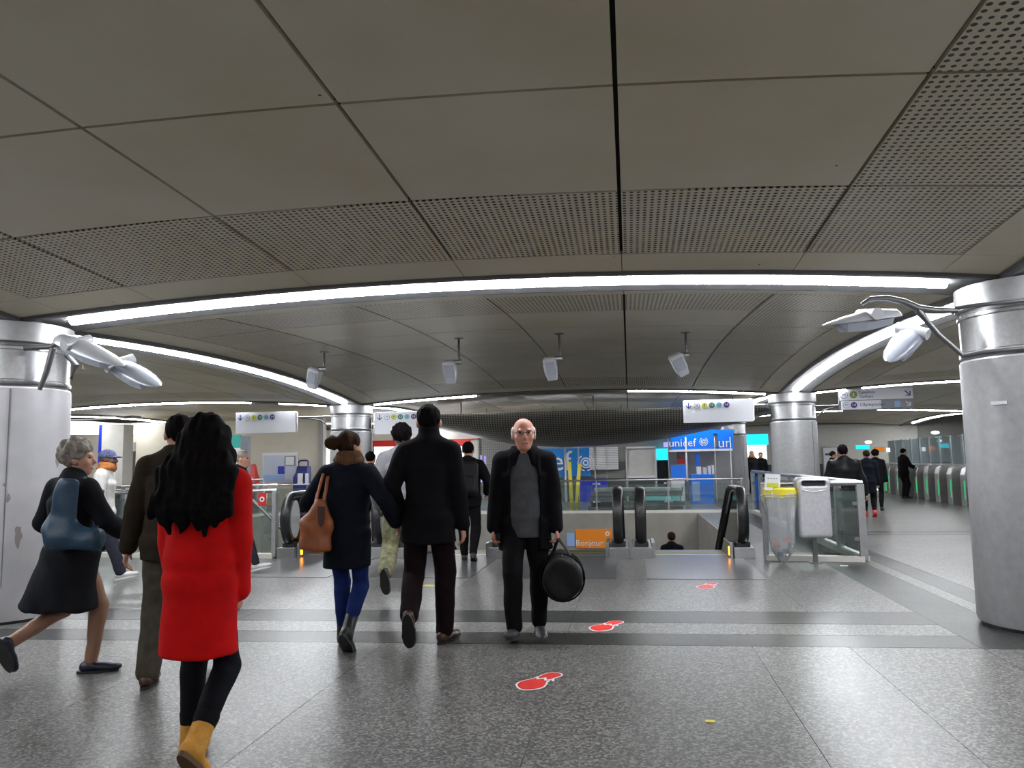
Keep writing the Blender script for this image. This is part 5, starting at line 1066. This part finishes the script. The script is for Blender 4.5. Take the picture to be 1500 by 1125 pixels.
        g.build('glasses', M['black'], p.root, loc=p.J['hc'], rot=e, sm=0.9); return p
    def world(p, q):
        a = p.root.rotation_euler[2]; q = V3(q); l = p.root.location; return V3(l[0]+q[0]*math.cos(a)-q[1]*math.sin(a), l[1]+q[0]*math.sin(a)+q[1]*math.cos(a), l[2]+q[2])

HB = mat('hair_black', (0.0045, 0.0035, 0.004), 0.8, var=0.4, scale=40, bump=0.3, bscale=120, spec=0.05); HBR = mat('hair_brown', (0.028, 0.013, 0.008), 0.75, var=0.4, scale=40, bump=0.3, bscale=120, spec=0.08)
HG = mat('hair_grey', (0.22, 0.19, 0.16), 0.6, var=0.4, scale=40, bump=0.6, bscale=90); HW = mat('hair_white', (0.5, 0.46, 0.4), 0.6, var=0.2, scale=40, bump=0.4)
BLK = fabric('black_wool', (0.0045, 0.0045, 0.006)); BLK2 = fabric('black_cloth', (0.006, 0.0055, 0.0065), bs=300); NAVY = fabric('navy_wool', (0.0065, 0.008, 0.014)); CHAR = fabric('charcoal_wool', (0.010, 0.0105, 0.0135))
REDW = fabric('red_wool', (0.50, 0.005, 0.005), var=0.12, scale=10, bump=0.35, bs=220, sheen=0.2); BRN = fabric('brown_cotton', (0.026, 0.019, 0.013)); OLV = fabric('olive_brown_cloth', (0.065, 0.056, 0.042)); JEAN = fabric('blue_denim', (0.012, 0.025, 0.12), bs=400); DJEAN = fabric('dark_denim', (0.03, 0.033, 0.045))
TIGHT = fabric('black_tights', (0.004, 0.004, 0.007), rough=.8); MAR = fabric('dark_maroon_cloth', (0.010, 0.0045, 0.006)); GRYS = fabric('grey_knit', (0.075, 0.077, 0.085), bump=.3, bs=350); GRYB = fabric('grey_tweed', (0.21, 0.21, 0.225), var=.12)
SCF = fabric('brown_knit', (0.11, 0.055, 0.028), var=.35, scale=60, bump=.6, bs=150); ORS = fabric('orange_scarf', (0.42, 0.16, 0.05), var=.3); WHT = fabric('white_cloth', (0.62, 0.6, 0.58), var=.08); LEA = mat('black_leather', (0.006, 0.006, 0.007), 0.5, var=.3, bump=.25, bscale=60, spec=.15)
CAMO = mat('camouflage', (0.05, 0.055, 0.025), 0.9, scale=15, col2=(0.20, 0.19, 0.105), detail=2.0); STK = mat('tan_stocking', (0.30, 0.155, 0.10), 0.5, var=.08); MUS = mat('mustard_suede', (0.52, 0.24, 0.03), 0.8, var=.15, scale=30, bump=.2); SBK = mat('black_shoe_leather', (0.015, 0.015, 0.018), 0.35); SBR = mat('brown_shoe_leather', (0.055, 0.022, 0.014), 0.35); SNV = mat('navy_shoe', (0.012, 0.013, 0.03), 0.35)
TEALB = mat('teal_bag_leather', (0.012, 0.045, 0.085), 0.5, var=.3, scale=9, bump=.2); TANB = mat('tan_bag_leather', (0.30, 0.085, 0.025), 0.45, var=.2, scale=8, bump=.15); BAGB = mat('black_nylon', (0.007, 0.007, 0.008), 0.6, var=.3, bump=.3, bscale=40, spec=.2)
CAPM = mat('patterned_cap', (0.02, 0.025, 0.08), 0.8, scale=45, col2=(0.12, 0.13, 0.25), detail=1.0); RSH = mat('red_shoe', (0.5, 0.03, 0.03), .5)

# 1 woman in the red coat
P = Person((287, 1128), 6, 1.72, 'woman with long black hair, red coat, black tights and mustard boots', aL=(-.085, .12, 0), aR=(.085, -.20, .10), fR=(46, 6), wL=(-.155, .11, .78), wR=(.155, .11, .74), eL=(-1, -.5, 0), eR=(1, -.5, 0), b=.92, vox=.008, drop=.015)
P.body().trousers(TIGHT, .004, name='tights').coat(REDW, .555, .188, .165, .022, amp=.004, waist=1.12, collar=.05, arm=.016).shoes(MUS, .12, mat('gum_sole', (.10, .05, .02), .7), cuff=BLK2).hair(HB, 'long')
# 2 man in brown jacket behind her
P = Person((247, 1002), 14, 1.81, 'man in a brown jacket and olive trousers, half hidden by the red coat', aL=(-.12, -.04, 0), aR=(.12, .38, .05), fR=(-8, 8), wL=(-.30, .05, .86), wR=(.28, .1, .86), eL=(-1, -.7, 0), lean=(0, .03), head=(22, 0, 0))
P.body().trousers(OLV, .02, wide=.012).coat(BRN, .80, .20, .155, .028, name='jacket', collar=.06).shoes(SBR).hair(HB, 'short').glasses()
# 3 elderly woman walking to the right
EW = P = Person((97, 990), -24, 1.66, 'grey-haired woman in a dark knee-length coat striding right past the left column', aL=(-.12, -.34, .21), aR=(.07, .14, 0), fL=(62, -25), fR=(0, 40), wR=(.24, .28, 1.02), wL=(-.24, .12, .95), eR=(.9, -1, 0), lean=(0, .0), head=(-42, 0, 0), skin='skin', b=1.17, drop=.02)
P.body().coat(CHAR, .49, .235, .20, .022, collar=.06, amp=.007, hem_off=(.01, -.03), tail=((-.13, -.25, .51), (-.04, -.08, .85), .10)).shoes(SNV, 0, toe=1.1).hair(HG, 'curly'); P.trousers(STK, .002, name='stockings', upto=.98)
# 4 person with a patterned cap behind her
P = Person((146, 851), -70, 1.68, 'person in a patterned cap, orange scarf and white jacket walking right', skin='skin_dk', aL=(-.07, -.3, .1), aR=(.07, .28, .02), fL=(40, 0), fR=(-10, 0), wR=(.24, .14, .9), vox=.012)
P.body().trousers(DJEAN, .018, wide=.01).coat(WHT, .78, .2, .16, .028, name='jacket').shoes(WHT, 0, 'white').hair(CAPM, 'cap').scarf(ORS, .04)
# 5 woman with the tan bag
BW = P = Person((508, 949), 3, 1.71, 'woman with a hair bun, dark coat, blue jeans and brown scarf holding hands', aL=(-.06, .10, 0), aR=(.055, -.16, .07), fR=(48, 4), wL=(-.25, .20, 1.0), wR=(.385, .08, 1.0), eL=(-1, -.6, 0), eR=(.6, -1, -.3), head=(-28, 0, 0), b=1.0, vox=.0085)
P.body().trousers(JEAN, .006, name='jeans').coat(NAVY, .645, .195, .16, .024, collar=.04).shoes(SBK, .24).hair(HBR, 'bun').scarf(SCF, .042, .085)
# 6 tall man
TM = P = Person((629, 946), 6, 1.93, 'tall man in a long black coat with turned-up collar holding hands', aL=(-.10, -.26, .17), aR=(.095, .10, 0), fL=(62, -4), fR=(0, 22), wL=(-.215, .07, .93), wR=(.245, .03, .84), eL=(-.7, -1, 0), b=.98, vox=.0085, drop=.01)
P.body().trousers(MAR, .016, wide=.008).coat(BLK, .735, .205, .16, .022, collar=.115).shoes(SBR).hair(HBR if False else HB, 'short'); P.cuff(WHT, 'R')
# 7 bald man with duffel
BM = P = Person((773, 931), 186, 1.80, 'balding man with glasses, open black coat and grey sweater facing the camera', skin='skin_red', aR=(.10, .20, .02), aL=(-.095, -.12, 0), fR=(-10, 10), fL=(12, -8), wL=(-.255, .05, .825), wR=(.265, .04, .80), eL=(-.9, -1, 0), eR=(.9, -1, 0), head=(6, 2, 0), b=1.07, vox=.0075, curl=1.25, hs=1.15)
P.body({'L': (1, .1, 0)}).trousers(BLK2, .016, wide=.006).shirt(GRYS, .80).coat(BLK, .70, .22, .175, .034, open_w=.115, amp=.006).shoes(mat('grey_shoe', (.035, .036, .042), .4)).hair(HW, 'sides').glasses()
S = SDF(.01)
for q in (-1, 1):
    J = P.J; s = P.s; n0 = J['neck']; S.path([n0+V3(q*.03, -.085, .05)*s, n0+V3(q*.085, -.03, .035)*s, n0+V3(q*.105, .05, -.03)*s, J['chest']+V3(q*.125, .135, .0)*s], [.022*s, .024*s, .026*s, .012*s], k=.03)
S.obj('collar', BLK, P.root)
# 8 man in grey blazer and camouflage trousers
P = Person((588, 873), 6, 1.87, 'man in a grey blazer and camouflage trousers stepping toward the escalators', skin='skin_dk', aL=(-.09, -.34, .20), aR=(.08, .14, 0), fL=(66, 0), wL=(-.26, .08, .92), wR=(.26, .05, .86), vox=.011)
P.body().trousers(CAMO, .022, wide=.016).coat(GRYB, .80, .185, .145, .022, name='blazer').shoes(SBK, 0, 'black').hair(HB, 'afro')
# 9 person with backpack at the escalator
P = Person((687, 822), 4, 1.74, 'person in black with a backpack stepping onto the escalator', vox=.013, aL=(-.08, .1, 0), aR=(.08, -.12, .04), fR=(25, 0), wR=(.26, .14, 1.0))
P.body().trousers(BLK2, .018).coat(BLK, .80, .19, .15, .03, name='jacket').shoes(SBK).hair(HB, 'short'); BP = P
# 10 person partly hidden at the left escalator
P = Person(None, 2, 1.66, 'dark-haired person on the left escalator between bag and blazer', xyz=(-4.32, 12.55, -0.015), vox=.014); P.body().trousers(BLK2).coat(CHAR, .8, .19, .15, .03, name='jacket').shoes(SBK).hair(HB, 'short')
# 11 person walking behind the red coat
P = Person((346, 838), -78, 1.66, 'passer-by in dark clothes behind the red coat, trainers showing', vox=.013, aL=(-.07, -.3, .08), aR=(.07, .30, .03), fL=(40, 0), fR=(-12, 0)); P.body().trousers(JEAN if False else DJEAN, .014).coat(CHAR, .82, .19, .15, .03, name='jacket').shoes(WHT, 0, 'white').hair(HG, 'short')
# 12 person going down the right escalator
_x = aty(985, 800, 15.2)[0]
P = Person(None, 0, 1.56, 'person with short brown hair riding down the right escalator', xyz=(_x, 15.39, -1.538), vox=.013); P.body().trousers(BLK2).coat(NAVY, .75, .2, .16, .03, collar=.07).shoes(SBK).hair(HBR, 'short')
# 13 leather jacket man
P = Person((1243, 796), -6, 1.62, 'man in a black leather jacket behind the glass balustrade', vox=.011, b=1.18, wL=(-.36, .06, .82), wR=(.36, .06, .80), aL=(-.1, .15, 0), aR=(.1, -.1, .03), eL=(-1, -.3, 0), eR=(1, -.3, 0)); P.body().trousers(DJEAN, .02).coat(LEA, .82, .21, .16, .03, name='leather_jacket', collar=.05, amp=.009).shoes(SBK).hair(HB, 'short')
# 14, 15 two people in dark coats
P = Person((1275, 757), -8, 1.55, 'person in a long dark coat and red shoes walking away at the right', vox=.014, aL=(-.09, .1, 0), aR=(.09, -.15, .05), fR=(30, 0), b=1.05); P.body().trousers(BLK2).coat(NAVY, .62, .2, .17, .03, collar=.06).shoes(RSH, .06, 'red').hair(HBR, 'short')
P = Person((1287, 748), -20, 1.56, 'person in black beside the long dark coat with red shoes', vox=.014, aL=(-.09, .1, 0), aR=(.09, -.12, .02)); P.body().trousers(BLK2).coat(BLK, .78, .2, .16, .03, name='jacket').shoes(SBK).hair(HB, 'afro')
# 16 head behind leather jacket
P = Person((1222, 738), -100, 1.56, 'person in dark clothes partly hidden left of the leather jacket', vox=.015); P.body().trousers(BLK2).coat(BLK, .78, .2, .16, .03, name='jacket').shoes(SBK).hair(HBR, 'short')
# 17 man at the gates
P = Person((1326, 730), -75, 1.62, 'man in black standing at the ticket gates', vox=.015, wR=(.22, .34, 1.05), eR=(.5, -1, -.5)); P.body().trousers(BLK2, .018).coat(BLK, .74, .2, .17, .03, collar=.05).shoes(SBK).hair(HB, 'short')
# 18, 19 people by the lit display
P = Person((1103, 724), 200, 1.66, 'person with an orange scarf in front of the glowing display', vox=.016); P.body().trousers(BLK2).coat(CHAR, .7, .2, .16, .03).shoes(SBK).hair(HG, 'short').scarf(ORS, .05)
P = Person((1117, 723), 170, 1.60, 'person in black in front of the glowing display', vox=.016); P.body().trousers(BLK2).coat(BLK, .7, .2, .16, .03).shoes(SBK).hair(HB, 'short')

# ---------------------------------------------------------------- bags
def bag_root(name, P, local, label, rz=0.0):
    c = P.world(local); return empty(name, tuple(c), rz=P.root.rotation_euler[2]+rz, label=label, cat='bag')
# tan tote on the left shoulder of the woman with the bun
s = BW.s; t = bag_root('tote_bag', BW, (-.20*s, -.16, .72), 'slouchy tan leather tote hanging from the left shoulder of the woman with the bun')
S = SDF(.009); S.ec((-.01, 0, .08), (.0, 0, .27), (.135, .08), (.125, .06), cap=.03); S.ec((.0, 0, .25), (.03, .01, .42), (.12, .055), (.045, .035), k=.06); S.disp = folds(.007, 3, 16, 30); S.obj('body', TANB, t)
sl = BW.J['shL']+V3(.0, 0, .075*s)-V3(-.20*s, -.16, .72)
for q in (-.03, .03): MB().tube([(.02+q, -.0, .38), (.04+q, .01, .52), (sl[0]+q*.5, sl[1]-.06+q*.4, sl[2]-.06), (sl[0]+q*.5, sl[1]+q*.4, sl[2]-.004), (sl[0]-.02+q, sl[1]+.10, sl[2]-.10), (.0+q, .10, .5), (.0+q, .03, .38)], .009, 8, flat=(1.5, .7)).build('strap', TANB, t, sm=.9)
MB().prism([(-.03, 0), (.03, 0), (.022, -.13), (.0, -.16), (-.022, -.13)], 'y', -.004, .004).build('tag', mat('dark_leather', (.06, .02, .012), .5), t, loc=(.06, -.068, .40))
# teal shoulder bag of the elderly woman
s = EW.s; t = bag_root('shoulder_bag', EW, (.285, -.125, .88), 'teal slouchy shoulder bag on the back of the grey-haired woman')
S = SDF(.01); S.ec((-.13, -.09, .10), (.12, .08, .09), (.07, .085), (.065, .08), xd=(.56, -.83, 0), cap=.04); S.ec((-.10, -.06, .14), (-.05, -.03, .47), (.10, .045), (.078, .03), xd=(.83, .56, 0), k=.08); S.disp = folds(.007, 1, 18, 22); S.obj('body', TEALB, t)
sh = EW.J['shR']-V3(.285, -.125, .88)
MB().tube([(-.06, -.035, .48), (sh[0]-.01, sh[1]-.10, sh[2]-.04), (sh[0]+.01, sh[1]-.02, sh[2]+.078), (sh[0]+.06, sh[1]+.08, sh[2]-.02), (sh[0]+.11, sh[1]+.02, sh[2]-.25), (.10, .07, .15)], .016, 8, flat=(1.6, .5)).build('strap', TEALB, t, sm=.9)
# black duffel in the bald man's left hand
hp = BM.J['wrL']+BM.J['hdL']*.10*BM.s
t = bag_root('duffel_bag', BM, hp, 'black nylon duffel bag carried in the bald man\'s left hand')
S = SDF(.011); S.ec((-.03, -.22, -.30), (-.03, .22, -.30), (.160, .165), (.160, .17), cap=.05); S.ec((-.02, -.13, -.16), (-.02, .13, -.17), (.06, .04), (.06, .04), cap=.04, k=.10); S.disp = folds(.008, 2, 14, 24); S.obj('body', BAGB, t)
for q in (-1, 1): MB().tube([(-.03+q*.12, .10, -.20), (-.02+q*.05, .06, -.08), (0, .03, .012), (0, -.03, .012), (-.02+q*.05, -.06, -.08), (-.03+q*.12, -.10, -.20)], .011, 8, flat=(1.6, .6)).build('handle', BAGB, t, sm=.9)
for q in (-.1, .1): MB().tube([(-.03+.18*math.cos(a), q, -.30+.19*math.sin(a)) for a in [2*math.pi*k/24 for k in range(25)]], .012, 6, cap=False, up=(0, 1, 0), flat=(.6, 1.6)).build('webbing', BLK2, t, sm=.9)
MB().tube([(-.03, -.22, -.118), (-.03, .22, -.112)], .006, 6).build('zip', M['steel_dark'], t)
# backpack
t = bag_root('backpack', BP, (0.02, -.22, .98), 'dark backpack worn by the person stepping onto the escalator')
S = SDF(.014); S.boxp((0, 0, .22), (.16, .09, .25), rr=.07); S.boxp((0, -.08, .14), (.12, .05, .12), rr=.04, k=.02); S.obj('body', BAGB, t)
for q in (-1, 1): MB().tube([(q*.10, .07, .40), (q*.115, .16, .47), (q*.115, .30, .42), (q*.12, .33, .25), (q*.14, .10, .06)], .014, 6, flat=(1.5, .6)).build('strap', BAGB, t, sm=.9)
